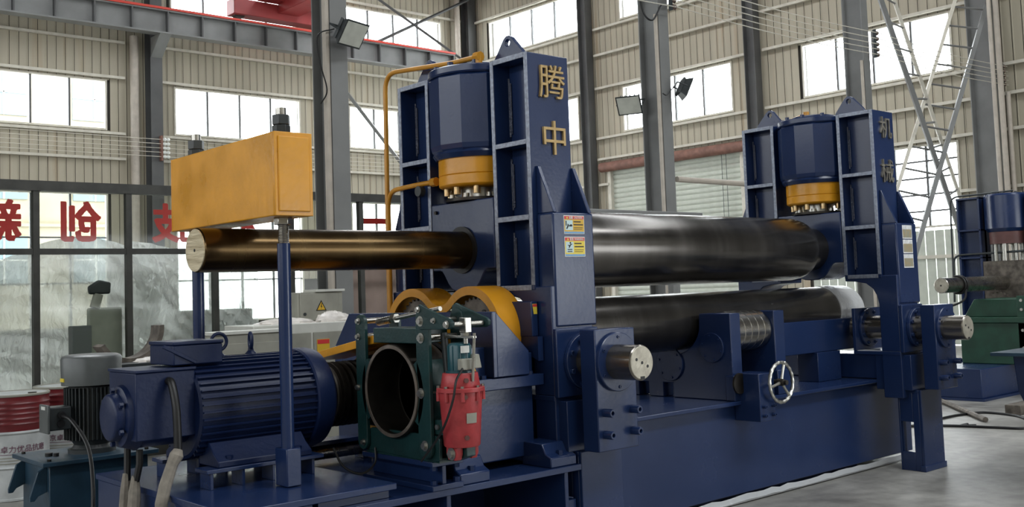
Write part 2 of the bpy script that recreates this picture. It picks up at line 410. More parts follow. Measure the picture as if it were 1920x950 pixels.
def film_letter(ch, size, name, m, parent, origin, ex, ez, fat, cell=0.0055):
    """heavy lettering cut from thin film: the glyph is widened by 'fat' and laid out as one flat sheet"""
    from mathutils.bvhtree import BVHTree
    o = text_mesh(ch, size, name, m, None, (0, 0, 0), (1, 0, 0), (0, 1, 0), 0.0)
    me0 = o.data; me0.calc_loop_triangles()
    bv = BVHTree.FromPolygons([v.co[:] for v in me0.vertices], [tuple(t_.vertices) for t_ in me0.loop_triangles])
    bpy.data.objects.remove(o); ex, ez = Vector(ex), Vector(ez); n = int(size*0.62/cell); vs, fs, ix = [], [], {}
    def vid(i, j):
        if (i, j) not in ix: ix[(i, j)] = len(vs); vs.append(Vector(origin)+ex*(i*cell)+ez*(j*cell))
        return ix[(i, j)]
    for i in range(-n, n):
        for j in range(-n, n):
            if bv.find_nearest(Vector(((i+0.5)*cell, (j+0.5)*cell, 0)), fat)[0] is not None:
                fs.append((vid(i, j), vid(i+1, j), vid(i+1, j+1), vid(i, j+1)))
    return MB().add(vs, fs).build(name, m, parent, smooth=False)
def hexbolt(mb, p, d, r, h, washer=0.0):
    p, d = Vector(p), Vector(d).normalized()
    if washer: mb.cyl(p, p+d*0.004, washer, n=16); p = p+d*0.004
    mb.cyl(p, p+d*h, r, n=6)
    return mb
def capscrew(p, d, r, h, name, m, parent):
    p, d = Vector(p), Vector(d).normalized(); mb = MB()
    mb.lathe(p, d, [(0, r), (h*0.9, r), (h, r*0.88), (h, r*0.5), (h*0.55, r*0.48)], n=14)
    return mb.build(name, m, parent)
# ------------------------------------------------------------------ setting
WL, WR, ZT = 24.0, 19.2, 13.0          # left wall plane y, right wall plane x, eaves
def B(*a): return MB().box(*a)
struct(B(-14.2, 22, -14.2, 34, -0.1, 0.0).build('floor', FLOOR, smooth=False))
ce = MB()
for x0, x1 in ((-14.2, 0.8), (3.2, 11.3), (13.7, WR+0.3)): ce.box(x0, x1, -6.8, WL+0.3, ZT, ZT+0.12)
ce.box(-14.2, WR+0.3, -14.2, -9.2, ZT, ZT+0.12).box(-14.2, -4, -9.2, -6.8, ZT, ZT+0.12).box(12, WR+0.3, -9.2, -6.8, ZT, ZT+0.12)
for x0, x1, y0, y1 in ((0.8, 3.2, -6.8, 19.2), (11.3, 13.7, -5.2, 23.2)): ce.box(x0, x1, -6.8, y0, ZT, ZT+0.12) if y0 > -6.8 else None; ce.box(x0, x1, y1, WL+0.3, ZT, ZT+0.12)
struct(ce.build('ceiling', BACKW, smooth=False))
wb_ = MB()
for z0, z1 in ((0, 2.9), (4.7, 6.3), (7.7, ZT)): wb_.box(-14.2, -14.0, -10, 20, z0, z1)
wb_.box(-14.2, -14.0, -14.2, -10, 0, ZT).box(-14.2, -14.0, 20, WL+0.3, 0, ZT)
struct(wb_.build('wall_back', SHEET, smooth=False))
wn = MB().box(-14, 5, -14.2, -14, 0, 6.3).box(5, 15, -14.2, -14, 3.75, 6.3).box(15, WR, -14.2, -14, 0, 6.3)
wn.box(-14, WR, -14.2, -14, 7.7, ZT).box(-14, -9, -14.2, -14, 6.3, 7.7).box(15, WR, -14.2, -14, 6.3, 7.7)
struct(wn.build('wall_near', SHEET, smooth=False))

# opaque sheets added to shut sky light out of the unseen roof, wall and gate openings
SKYSTOP = mat('sky_stop_sheet', (0.55, 0.57, 0.58), 0.5)
fz = MB().box(-4, 12, -9.2, -6.8, ZT+0.04, ZT+0.06).box(0.8, 3.2, -6.8, 19.2, ZT+0.04, ZT+0.06).box(11.3, 13.7, -5.2, 23.2, ZT+0.04, ZT+0.06)
struct(fz.build('window_31', SKYSTOP, smooth=False))
struct(MB().box(-14.12, -14.08, -10, 20, 2.9, 4.7).build('window_32', SKYSTOP, smooth=False))
struct(MB().box(-14.12, -14.08, -10, 20, 6.3, 7.7).build('window_33', SKYSTOP, smooth=False))
struct(MB().box(-9, 15, -14.12, -14.08, 6.3, 7.7).build('window_34', SKYSTOP, smooth=False))
struct(MB().box(5, 15, -14.12, -14.08, 0, 3.75).build('gate_sky_stop', SKYSTOP, smooth=False))

# windows: (wall, a0, a1, z0, z1)
LWIN = [(2.3, 6.28, 6.38, 7.78), (8.19, 12.28, 6.38, 7.78), (14.05, 18.0, 6.38, 7.78),
        (8.1, 12.2, 9.75, 11.07), (13.87, 17.93, 9.75, 11.07),
        (2.3, 6.28, 1.0, 4.65), (8.19, 12.28, 1.0, 4.65), (14.05, 18.0, 1.0, 4.65)]
RWIN = [(18.57, 22.8, 6.28, 7.68), (12.62, 16.7, 6.28, 7.68), (6.45, 10.42, 6.28, 7.68),
        (18.45, 22.85, 9.72, 11.0), (12.6, 16.7, 9.72, 11.0), (6.45, 10.4, 9.72, 11.0),
        (6.45, 10.42, 2.72, 4.68)]
DOOR = (12.4, 17.33, 0.0, 5.35)
GATE = (6.45, 10.42, 0.0, 2.72)
def free_segs(a, holes, z0=0.0, z1=ZT):
    segs = [(z0, z1)]
    for (h0, h1, q0, q1) in holes:
        if h0-0.02 < a < h1+0.02:
            new = []
            for s0, s1 in segs:
                if q1 <= s0 or q0 >= s1: new.append((s0, s1)); continue
                if q0 > s0: new.append((s0, q0))
                if q1 < s1: new.append((q1, s1))
            segs = new
    return segs
def backing(name, horiz, holes, a_min, a_max):
    cuts = sorted({a_min, a_max}|{h[0] for h in holes}|{h[1] for h in holes}); mb = MB()
    for c0, c1 in zip(cuts[:-1], cuts[1:]):
        for s0, s1 in free_segs((c0+c1)/2, holes):
            if horiz: mb.box(c0, c1, WL+0.06, WL+0.2, s0, s1)
            else: mb.box(WR+0.06, WR+0.2, c0, c1, s0, s1)
    return struct(mb.build(name, BACKW, smooth=False))
wall_left = backing('wall_left', True, LWIN, -14, WR+0.2)
wall_right = backing('wall_right', False, RWIN+[DOOR, GATE], -14, WL+0.06)
# one pressed sheet: flat pan with a raised rib along one side, unit height
def sheet_mesh(width, horiz):
    g = 0.016; prof = [(0.011, 0.0), (width*0.84, 0.0), (width*0.88, -0.010), (width*0.95, -0.010), (width-0.003, 0.0)]
    vs = []; fs = []
    for z in (0, 1):
        for a, d in prof: vs.append((a, d, z) if horiz else (d, a, z))
    n = len(prof)
    for k in range(n-1): fs.append((k, k+1, n+k+1, n+k))
    me = bpy.data.meshes.new('wall_sheet'); me.from_pydata(vs, [], fs); me.materials.append(SHEET); return me
PW = 0.235
SML, SMR = sheet_mesh(PW, True), sheet_mesh(PW, False)
def sheets(parent, me, horiz, holes, a0, a1, zmin):
    a = a0
    while a < a1:
        for s0, s1 in free_segs(a+PW/2, holes, zmin, 12.2):
            o = bpy.data.objects.new('wall_sheet', me); COL.objects.link(o); o.parent = parent
            o.location = (a, WL, s0) if horiz else (WR, a, s0); o.scale = (1, 1, s1-s0)
        a += PW
sheets(wall_left, SML, True, LWIN, 1.9, WR-0.1, 2.2)
sheets(wall_right, SMR, False, RWIN+[DOOR, GATE], 3.0, WL-0.05, 0.0)
def girts(parent, horiz, holes, zs, cols):
    for z in zs:
        for c0, c1 in cols:
            cuts = [c0]; segs = []
            hs = sorted((h[0], h[1]) for h in holes if h[2]+0.1 < z < h[3]-0.1 and h[1] > c0 and h[0] < c1)
            p = c0
            for h0, h1 in hs:
                if h0 > p: segs.append((p, h0))
                p = h1
            if p < c1: segs.append((p, c1))
            for s0, s1 in segs:
                mb = MB()
                if horiz: mb.box(s0, s1, WL-0.14, WL-0.03, z-0.035, z+0.035)
                else: mb.box(WR-0.14, WR-0.03, s0, s1, z-0.035, z+0.035)
                mb.build('girt', GIRT, parent, smooth=False)
girts(wall_left, True, LWIN, (5.6, 6.30, 7.86, 8.85, 9.6, 11.2, 4.75), [(1.9, 6.75), (7.75, 12.95), (13.65, 18.75)])
girts(wall_right, False, RWIN+[DOOR, GATE], (3.5, 4.76, 5.55, 6.20, 7.76, 8.80, 9.62, 11.1), [(3.0, 5.5), (5.9, 11.55), (12.05, 17.75), (18.25, 23.6)])

WCOUNT = [0]
def window(horiz, a0, a1, z0, z1, panes, rows=1):
    WCOUNT[0] += 1
    w = bpy.data.objects.new('window_%d' % WCOUNT[0], None); COL.objects.link(w); struct(w)
    w.location = (a0, WL, z0) if horiz else (WR, a0, z0)
    def bx(s0, s1, d0, d1, q0, q1): return MB().box(s0, s1, WL+d0, WL+d1, q0, q1) if horiz else MB().box(WR+d0, WR+d1, s0, s1, q0, q1)
    t_ = 0.05
    fr = MB()
    for a in ((a0, a1, -0.04, 0.06, z0, z0+t_), (a0, a1, -0.04, 0.06, z1-t_, z1), (a0, a0+t_, -0.04, 0.06, z0+t_, z1-t_), (a1-t_, a1, -0.04, 0.06, z0+t_, z1-t_)):
        b = bx(*a); fr.add(b.v, b.f)
    fr.build('window_frame', GIRT, w, smooth=False)
    for k in range(1, panes):
        a = a0+(a1-a0)*k/panes; bx(a-0.025, a+0.025, -0.02, 0.05, z0+t_, z1-t_).build('mullion', COLD, w, smooth=False)
    for k in range(1, rows):
        z = z0+(z1-z0)*k/rows; bx(a0+t_, a1-t_, -0.012, 0.04, z-0.02, z+0.02).build('transom', COLD, w, smooth=False)
    for k in range(panes):
        s0, s1 = a0+(a1-a0)*k/panes, a0+(a1-a0)*(k+1)/panes
        bx(s0+0.026, s1-0.026, 0.012, 0.016, z0+t_, z1-t_).build('pane', GLASS, w, smooth=False)
    return w
for k, (a0, a1, z0, z1) in enumerate(LWIN): window(True, a0, a1, z0, z1, 4, 3 if z1 < 5 else 1)
for k, (a0, a1, z0, z1) in enumerate(RWIN): window(False, a0, a1, z0, z1, 5 if z1 < 5 else 4, 5 if z1 < 5 else 1)

# roller shutter door in the right wall
door = bpy.data.objects.new('door_1', None); COL.objects.link(door); struct(door); door.location = (WR, DOOR[0], 0)
ns = 36; dz = 5.34/ns
sl = MB(); prof = [(0.0, 0.0), (-0.028, dz*0.25), (-0.035, dz*0.5), (-0.028, dz*0.78), (0.0, dz*0.9), (0.0, dz)]
me = None
for k in range(ns):
    if me is None:
        s = MB(); y0, y1 = DOOR[0]+0.05, DOOR[1]-0.05; n = len(prof)
        s.add([(WR+0.05+d, y0, z) for d, z in prof]+[(WR+0.05+d, y1, z) for d, z in prof], [(i, i+1, n+i+1, n+i) for i in range(n-1)])
        o = s.build('slat', SHUT, door); me = o.data
    else:
        o = bpy.data.objects.new('slat', me); COL.objects.link(o); o.parent = door; o.location = (0, 0, k*dz)
MB().cyl((WR-0.16, DOOR[0]-0.25, 5.28), (WR-0.16, DOOR[1]+0.25, 5.28), 0.15, n=20).build('roller_drum', RUSTP, door)
for y in (DOOR[0], DOOR[1]): B(WR-0.10, WR+0.05, y-0.06, y+0.06, 0, 5.2).build('guide_rail', GIRT, door, smooth=False)
for y in (12.9, 13.05): MB().tube([(WR-0.12, y, 5.2), (WR-0.12, y, 1.6)], 0.008, n=6).build('pull_chain', DGREY, door)
# pale folding gate below the barred window
gate = bpy.data.objects.new('door_2', None); COL.objects.link(gate); struct(gate); gate.location = (WR, GATE[0], 0)
y = GATE[0]
while y < GATE[1]-0.05:
    B(WR-0.02, WR+0.03, y+0.012, min(y+0.225, GATE[1]), 0.02, 2.66).build('gate_panel', SHUT, gate, smooth=False); y += 0.235
B(WR-0.06, WR+0.04, GATE[0], GATE[1], 2.0, 2.08).build('gate_rail', GIRT, gate, smooth=False)

# pale block of flats outside the left wall
bl = thing('office_building', 'pale beige building with windows outside, seen through the left wall windows', 'building', (8.5, 40, 0))
B(2.5, 14.5, 40, 48, 0, 14.5).build('wall', FACADE, bl, smooth=False)
for z in (2.6, 6.0, 9.4, 12.8):
    for x in (4.6, 8.0, 11.6):
        w = B(x-0.9, x+0.9, 39.94, 40.02, z, z+1.9).build('window', FWIN, bl, smooth=False)
        B(x-0.03, x+0.03, 39.9, 39.94, z, z+1.9).build('mullion', WHITEP, w, smooth=False)
        B(x-0.9, x+0.9, 39.9, 39.94, z+0.9, z+0.96).build('transom', WHITEP, w, smooth=False)
for z in (4.9, 8.4, 11.8): B(2.5, 14.5, 39.9, 40.0, z, z+0.12).build('string_course', FACADE, bl, smooth=False)

# ------------------------------------------------------------------ steelwork of the hall
def column(x, y, label, conduit=True, dy=0.2, dx=0.11, m=COLM, top=ZT):
    c = thing('steel_column', label, 'column', (x, y, 0), 'steel columns of the hall')
    B(x-dx, x+dx, y-dy, y-dy+0.02, 0, top).build('flange', m, c, smooth=False)
    B(x-dx, x+dx, y+dy-0.02, y+dy, 0, top).build('flange', m, c, smooth=False)
    B(x-0.008, x+0.008, y-dy+0.02, y+dy-0.02, 0, top).build('web', m, c, smooth=False)
    B(x-0.25, x+0.25, y-dy-0.1, y+dy+0.1, 0, 0.03).build('base_plate', m, c, smooth=False)
    if conduit:
        MB().tube([(x-dx-0.03, y-dy+0.03, 0.2), (x-dx-0.03, y-dy+0.03, 5.62)], 0.03, n=8).build('conduit', PIPEW, c)
    return c
COLX = (2.08, 7.73, 13.5)
c1 = column(COLX[0], 5.6, 'tall grey steel column behind the yellow tie beam, with a floodlight')
MB().tube([(1.935, 5.46, 0.2), (1.935, 5.46, ZT)], 0.03, n=8).build('conduit', PIPEW, c1)
column(COLX[1], 5.6, 'tall grey steel column behind the upper roll, carrying two floodlights')
column(COLX[2], 5.6, 'tall grey steel column right behind the far roll stand')
column(18.80, 5.6, 'dark grey column with pale pipes near the right end wall', False, 0.25, 0.2, COLM)
wc = [(7.5, 23.72, 'dark wall column at left with cable insulators, beside a pale downpipe'),
      (18.95, 23.7, 'dark steel column in the corner of the two walls')]
for x, y, lb in wc: column(x, y, lb, False, 0.2, 0.17, COLD)
for y, lb in ((18.0, 'slim wall column left of the roller shutter'), (11.8, 'slim wall column right of the roller shutter')):
    column(18.98, y, lb, False, 0.17, 0.14, COLD)
for x, y, z0, z1, r, lb in ((6.98, 23.8, 2.5, 9.05, 0.12, 'pale downpipe beside the dark column on the left wall'),
                  (18.45, 23.7, 2.5, 13, 0.10, 'pale downpipe in the corner beside the dark corner column'),
                  (18.30, 5.19, 0, 13, 0.045, 'thin pale pipe on the left of the end column'),
                  (18.62, 5.18, 0, 13, 0.06, 'thick pale pipe in the middle of the end column'),
                  (18.98, 5.19, 0, 5.55, 0.05, 'short pale pipe right of the end column, ending below the wires'),):
    tag(MB().cyl((x, y, z0), (x, y, z1), r, n=14).build('downpipe', PIPEW), lb, 'pipe')

# crane girder on the left wall, with stiffeners and red conductor bar
g = thing('crane_girder', 'dark grey crane girder with stiffeners and a red bar along the left wall', 'girder', (0, 23, 9.0))
B(1.0, 17.6, 22.98, 23.02, 9.04, 9.62).build('web', COLM, g, smooth=False)
B(1.0, 17.6, 22.82, 23.18, 9.0, 9.04).build('bottom_flange', COLM, g, smooth=False)
B(1.0, 17.6, 22.82, 23.18, 9.62, 9.66).build('top_flange', COLM, g, smooth=False)
B(1.0, 17.6, 22.78, 22.84, 9.66, 9.72).build('conductor_bar', RAILRED, g, smooth=False)
for k in range(17): B(1.55+k, 1.59+k, 22.83, 22.98, 9.04, 9.62).build('stiffener', COLD, g, smooth=False)
for x in (7.5,):
    MB().prism([(22.85, 9.0), (23.515, 9.0), (23.515, 8.45)], 'x', x-0.16, x+0.16).build('bracket', COLM, g, smooth=False)
cr = thing('bridge_crane', 'red overhead travelling crane at the top left', 'crane', (10.6, 23, 9.7))
B(9.5, 12.9, 22.75, 23.25, 9.86, 10.32).build('end_carriage', CRANE, cr, 0.02)
for x in (9.75, 12.6): MB().cyl((x, 22.9, 9.93), (x, 23.1, 9.93), 0.17, n=20).build('wheel', DARK, cr)
MB().box(10.9, 11.6, 6.0, 22.75, 10.05, 10.95).build('bridge_girder', CRANE, cr, 0.02)
MB().prism([(10.2, 10.32), (12.4, 10.32), (11.7, 10.9), (10.8, 10.9)], 'y', 22.3, 22.75).build('corner_plate', CRANE, cr)
B(10.88, 10.90, 19.8, 20.1, 10.4, 10.62).build('maker_plate', LABELW, cr)

# wind bracing: thin cross on the left wall, ladder-type cross on the right
def bar(p, q, w, m, name, parent):
    return MB().tube([p, q], w, n=4).build(name, m, parent, smooth=False)
xb = thing('wind_brace', 'thin crossed steel rods in front of the upper left wall window', 'brace', (13.6, 23.4, 9.7))
bar((13.6, 23.4, 11.9), (18.8, 23.4, 9.5), 0.05, COLD, 'diagonal', xb)
bar((13.6, 23.4, 9.2), (18.8, 23.4, 11.9), 0.05, COLD, 'diagonal', xb)
xc = thing('wind_brace', 'single steel diagonal below the crane girder, right of the front column', 'brace', (13.6, 23.4, 2.0))
bar((13.5, 23.62, 8.4), (18.6, 23.62, 3.0), 0.07, COLM, 'diagonal', xc)
lb = thing('ladder_brace', 'crossed lattice bracing of angle steel between the two right columns', 'brace', (13.6, 5.6, 0.0))
def ladder(p0, p1, q0, q1, rungs):
    p0, p1, q0, q1 = map(Vector, (p0, p1, q0, q1))
    bar(p0, p1, 0.062, COLM, 'angle_rail', lb); bar(q0, q1, 0.045, GIRT, 'angle_rail', lb)
    for k in range(rungs):
        t_ = (k+0.5)/rungs; bar(p0.lerp(p1, t_), q0.lerp(q1, t_), 0.022, COLM, 'rung', lb)
ladder((13.75, 5.45, 7.7), (18.0, 5.45, 0.6), (14.75, 5.65, 7.7), (18.75, 5.65, 0.9), 15)
ladder((18.75, 5.40, 7.6), (14.5, 5.40, 1.5), (17.9, 5.70, 7.6), (13.75, 5.70, 1.7), 13)

# bare conductor wires on insulators along the column row
INS_Z = (5.72, 5.82, 5.92, 6.02, 6.13)
for ci, (x, lbx) in enumerate(((7.80, 'second column'), (13.62, 'third column'), (18.95, 'end column'))):
    ib = thing('insulator_bracket', 'row of brown insulators holding trolley wires on the '+('column with two floodlights', 'column behind the far stand', 'end column with pale pipes')[ci], 'insulator', (x, 5.35, 5.6))
    B(x-0.075, x-0.05, 5.22, 5.28, 5.66, 6.19).build('bracket_plate', DGREY, ib, smooth=False)
    for z in INS_Z:
        MB().lathe((x-0.05, 5.25, z), (1, 0, 0), [(0, 0.028), (0.03, 0.04), (0.05, 0.028), (0.08, 0.04), (0.1, 0.022)], n=12).build('insulator', CERAMIC, ib)
wl_names = ('lowest', 'second lowest', 'middle', 'second highest', 'highest')
for k, z in enumerate(INS_Z):
    pts = []
    for x0, x1 in ((3.0, 7.85), (7.85, 13.67), (13.67, 18.98)):
        for j in range(8):
            t_ = j/8; pts.append((x0+(x1-x0)*t_, 5.22, z-0.06*math.sin(PI*t_)))
    pts.append((19.1, 5.22, z))
    tag(MB().tube(pts, 0.008, n=5).build('trolley_wire', GIRT), wl_names[k]+' of the five trolley wires strung along the right columns', 'wire', 'trolley wires along the column row')
iw = thing('insulator_bracket', 'row of pale insulators on the dark left wall column', 'insulator', (7.6, 23.4, 5.6))
B(7.55, 7.60, 23.38, 23.515, 5.55, 6.25).build('bracket_plate', RUSTP, iw, smooth=False)
for k in range(5):
    z = 5.66+k*0.12
    MB().lathe((7.6, 23.4, z), (1, 0, 0), [(0, 0.03), (0.06, 0.055), (0.1, 0.03), (0.16, 0.055), (0.2, 0.03)], n=12).build('insulator', LABELW, iw)
    tag(MB().tube([(1.9, 23.40, z), (7.6, 23.40, z), (13.3, 23.40, z-0.03), (18.6, 23.40, z)], 0.009, n=5).build('trolley_wire', GIRT),
        wl_names[k]+' of the five wires strung along the left wall', 'wire', 'wires along the left wall')
tag(MB().cyl((7.9, 5.42, 3.17), (13.4, 5.42, 3.17), 0.045, n=10).build('water_pipe', PIPEW), 'white horizontal pipe between columns in front of the shutter', 'pipe')

# floodlights on the columns
def floodlight(p, face, label, tilt=0.0):
    f = thing('floodlight', label, 'floodlight', p, 'floodlights on the columns')
    e1 = Vector(face).normalized(); s = e1.cross(Vector((0, 0, 1))).normalized(); u = s.cross(e1)
    def pt(a, b, c): return Vector(p)+s*a+u*b+e1*c
    def blk(a0, a1, b0, b1, c0, c1, name, m, k=1.0):
        vs = []
        for c, kk in ((c0, k), (c1, 1.0)):
            for a, b in ((a0, b0), (a1, b0), (a1, b1), (a0, b1)): vs.append(pt(a*kk, b*kk, c))
        return MB().add(vs, [(0,3,2,1), (4,5,6,7), (0,1,5,4), (1,2,6,5), (2,3,7,6), (3,0,4,7)]).build(name, m, f, smooth=False)
    blk(-0.19, 0.19, -0.15, 0.15, 0.02, 0.12, 'housing', DGREY, 0.7)
    blk(-0.17, 0.17, -0.13, 0.13, 0.121, 0.126, 'glass', LAMPG)
    MB().tube([pt(-0.2, 0, 0.08), pt(-0.2, 0, -0.08), pt(0.2, 0, -0.08), pt(0.2, 0, 0.08)], 0.012, n=6).build('yoke', DGREY, f)
    for k in range(5): blk(-0.15+k*0.07, -0.14+k*0.07, -0.12, 0.12, -0.02, 0.02, 'heat_fin', DGREY)
    return f
floodlight((2.06, 5.20, 4.56), (0.25, -0.8, -0.55), 'floodlight clamped to the front column at the top left')
floodlight((7.90, 5.27, 4.54), (0.7, -0.6, -0.4), 'floodlight on the right of the column behind the upper roll')
floodlight((7.47, 5.88, 4.36), (-0.75, -0.35, -0.5), 'floodlight on the left of the column behind the upper roll')
tag(MB().tube(spline([(2.0, 5.36, 4.6), (1.80, 5.38, 4.5), (1.82, 5.38, 4.2), (1.90, 5.38, 3.9), (1.86, 5.45, 3.75)]), 0.008, n=6).build('lamp_cable', BLACK), 'thin black cable hanging from the floodlight on the front column', 'cable')
tag(MB().tube(spline([(7.50, 5.28, 4.40), (7.58, 5.275, 4.38), (7.68, 5.275, 4.46), (7.80, 5.28, 4.54)]), 0.008, n=6).build('lamp_cable', BLACK), 'thin black cable across the front of the column with two floodlights', 'cable')
tag(MB().tube(spline([(7.66, 5.37, 5.75), (7.45, 5.37, 5.5), (7.25, 5.37, 5.6), (7.2, 5.37, 6.0), (7.4, 5.37, 6.25), (7.7, 5.37, 6.3)]), 0.014, n=6).build('feed_cable', BLACK), 'black feed cable looping at the insulators of the second column', 'cable')

# ------------------------------------------------------------------ glazed partition with red lettering
YP = 6.4
pt_ = bpy.data.objects.new('wall_partition', None); COL.objects.link(pt_); struct(pt_); pt_.location = (0, YP, 0)
posts = [-2.75, -1.81, -0.88, 0.05, 1.02, 1.98, 2.95, 3.92, 4.9]
for x in posts: B(x-0.03, x+0.03, YP-0.035, YP+0.035, 0, 2.78).build('post', ALU, pt_, smooth=False)
B(posts[0]-0.04, posts[-1]+0.04, YP-0.05, YP+0.05, 2.77, 2.87).build('rail', ALU, pt_, smooth=False)
B(posts[0], posts[-1], YP-0.03, YP+0.03, 2.13, 2.19).build('rail', ALU, pt_, smooth=False)
B(posts[0], posts[-1], YP-0.03, YP+0.03, 0.72, 0.79).build('rail', ALU, pt_, smooth=False)
B(posts[0], posts[-1], YP-0.02, YP+0.02, 0.0, 0.72).build('kick_panel', ALU, pt_, smooth=False)
for a, b in zip(posts[:-1], posts[1:]):
    B(a+0.03, b-0.03, YP-0.004, YP+0.004, 2.19, 2.77).build('pane', GLASSP, pt_, smooth=False)
    B(a+0.03, b-0.03, YP-0.004, YP+0.004, 0.79, 2.13).build('pane', GLASSP, pt_, smooth=False)
for ch, x in (('新', -1.22), ('创', -0.43), ('技', 0.53), ('科', 1.34)):
    film_letter(ch, 0.43, 'letter', LETRED, pt_, (x, YP+0.012, 2.47), (-1, 0, 0), (0, 0, 1), 0.015)
B(3.0, 3.42, YP+0.008, YP+0.014, 2.50, 2.57).build('letter', LETRED, pt_, smooth=False)
B(3.06, 3.45, YP+0.008, YP+0.014, 2.33, 2.40).build('letter', LETRED, pt_, smooth=False)
# pink board behind the right bays
tag(B(2.9, 3.9, 6.95, 7.0, 0.1, 2.05).build('partition_board', mat('pink_board', (0.48, 0.33, 0.31), 0.7, var=0.15, vscale=3)), 'pinkish board standing behind the glass right of the front column', 'board')
# crumpled clear plastic film draped behind the glass
def film(name, x0, x1, y, ztop, zbot, seed, label, nx=90, nz=64):
    rnd = random.Random(seed); ph = [rnd.uniform(0, 6.28) for _ in range(14)]
    mb = MB(); vs = []
    for j in range(nz+1):
        for i in range(nx+1):
            s_, t_ = i/nx, j/nz
            x = x0+(x1-x0)*s_; z = ztop(s_)+(zbot-ztop(s_))*t_
            d = 0.07*abs(math.sin(7*s_+5*t_+ph[0]))+0.05*abs(math.sin(11*s_-8*t_+ph[8]))+0.03*math.sin(9*s_+3*t_+ph[0])+0.035*math.sin(17*s_-9*t_+ph[1])+0.02*math.sin(31*s_+14*t_+ph[2])+0.018*math.sin(23*t_-12*s_+ph[3])
            d += 0.012*math.sin(47*s_+29*t_+ph[4])+0.010*math.sin(61*t_-37*s_+ph[5])+0.016*abs(math.sin(26*s_+11*math.sin(5*t_+ph[6])))+0.014*abs(math.sin(19*t_+9*math.sin(6*s_+ph[7])))+rnd.uniform(-0.006, 0.006)
            vs.append((x, y+d*1.2, z))
    fs = [(j*(nx+1)+i, j*(nx+1)+i+1, (j+1)*(nx+1)+i+1, (j+1)*(nx+1)+i) for j in range(nz) for i in range(nx)]
    mb.add(vs, fs); o = mb.build(name, FILM)
    return tag(o, label, 'plastic sheet')
film('plastic_film', -1.95, 0.60, 6.86, lambda s: 2.10+0.25*math.sin(PI*min(1, max(0, (s-0.35)/0.65))), 0.55, 3, 'crumpled clear plastic sheet draped behind the left glass bays')
film('plastic_film', 0.40, 2.0, 7.12, lambda s: 2.32-0.25*s, 0.55, 9, 'clear plastic sheet draped behind the glass next to the front column')
# things stored behind the glass
bd = thing('leaning_board', 'olive grey panel on edge behind the glass, in front of plastic', 'board', (-0.2, 6.6, 0))
B(-0.33, 0.03, 6.52, 6.58, 0.0, 1.58).build('panel', mat('olive_panel', (0.29, 0.30, 0.25), 0.45, var=0.08), bd, 0.02)
B(-0.50, -0.30, 6.50, 6.62, 0.0, 1.40).build('side_board', mat('slate_board', (0.13, 0.14, 0.14), 0.6), bd, 0.01)
MB().cyl((-0.26, 6.53, 1.58), (-0.22, 6.53, 1.72), 0.05, n=14).build('neck', CABG, bd)
MB().prism([(-0.32, 1.72), (-0.10, 1.72), (-0.09, 1.84), (-0.22, 1.87), (-0.33, 1.80)], 'y', 6.5, 6.56).build('cap', DGREY, bd, 0.02)
sc_ = thing('stored_cabinet', 'grey cabinet dimly seen behind plastic left of the front column', 'cabinet', (1.55, 7.65, 0))
PALE = mat('pale_cabinet', (0.35, 0.36, 0.35), 0.5, var=0.1)
B(1.1, 2.0, 7.42, 7.9, 0.06, 1.5).build('cabinet_body', PALE, sc_, 0.02)
B(1.12, 1.98, 7.44, 7.88, 0.0, 0.06).build('plinth', COLD, sc_)
for a, b in ((1.12, 1.545), (1.555, 1.98)):
    dr_ = B(a, b, 7.405, 7.42, 0.1, 1.46).build('cabinet_door', PALE, sc_, 0.004)
    B(b-0.05 if a < 1.3 else a+0.03, b-0.03 if a < 1.3 else a+0.05, 7.385, 7.405, 0.75, 0.95).build('door_handle', DGREY, dr_)
# ------------------------------------------------------------------ plate rolling machine
D = 3.947            # distance between the two roll stands
AY, AZ = 0.67, 1.872 # axis of the upper roll
mir = lambda poly: [(2*AY-a, b) for a, b in poly]

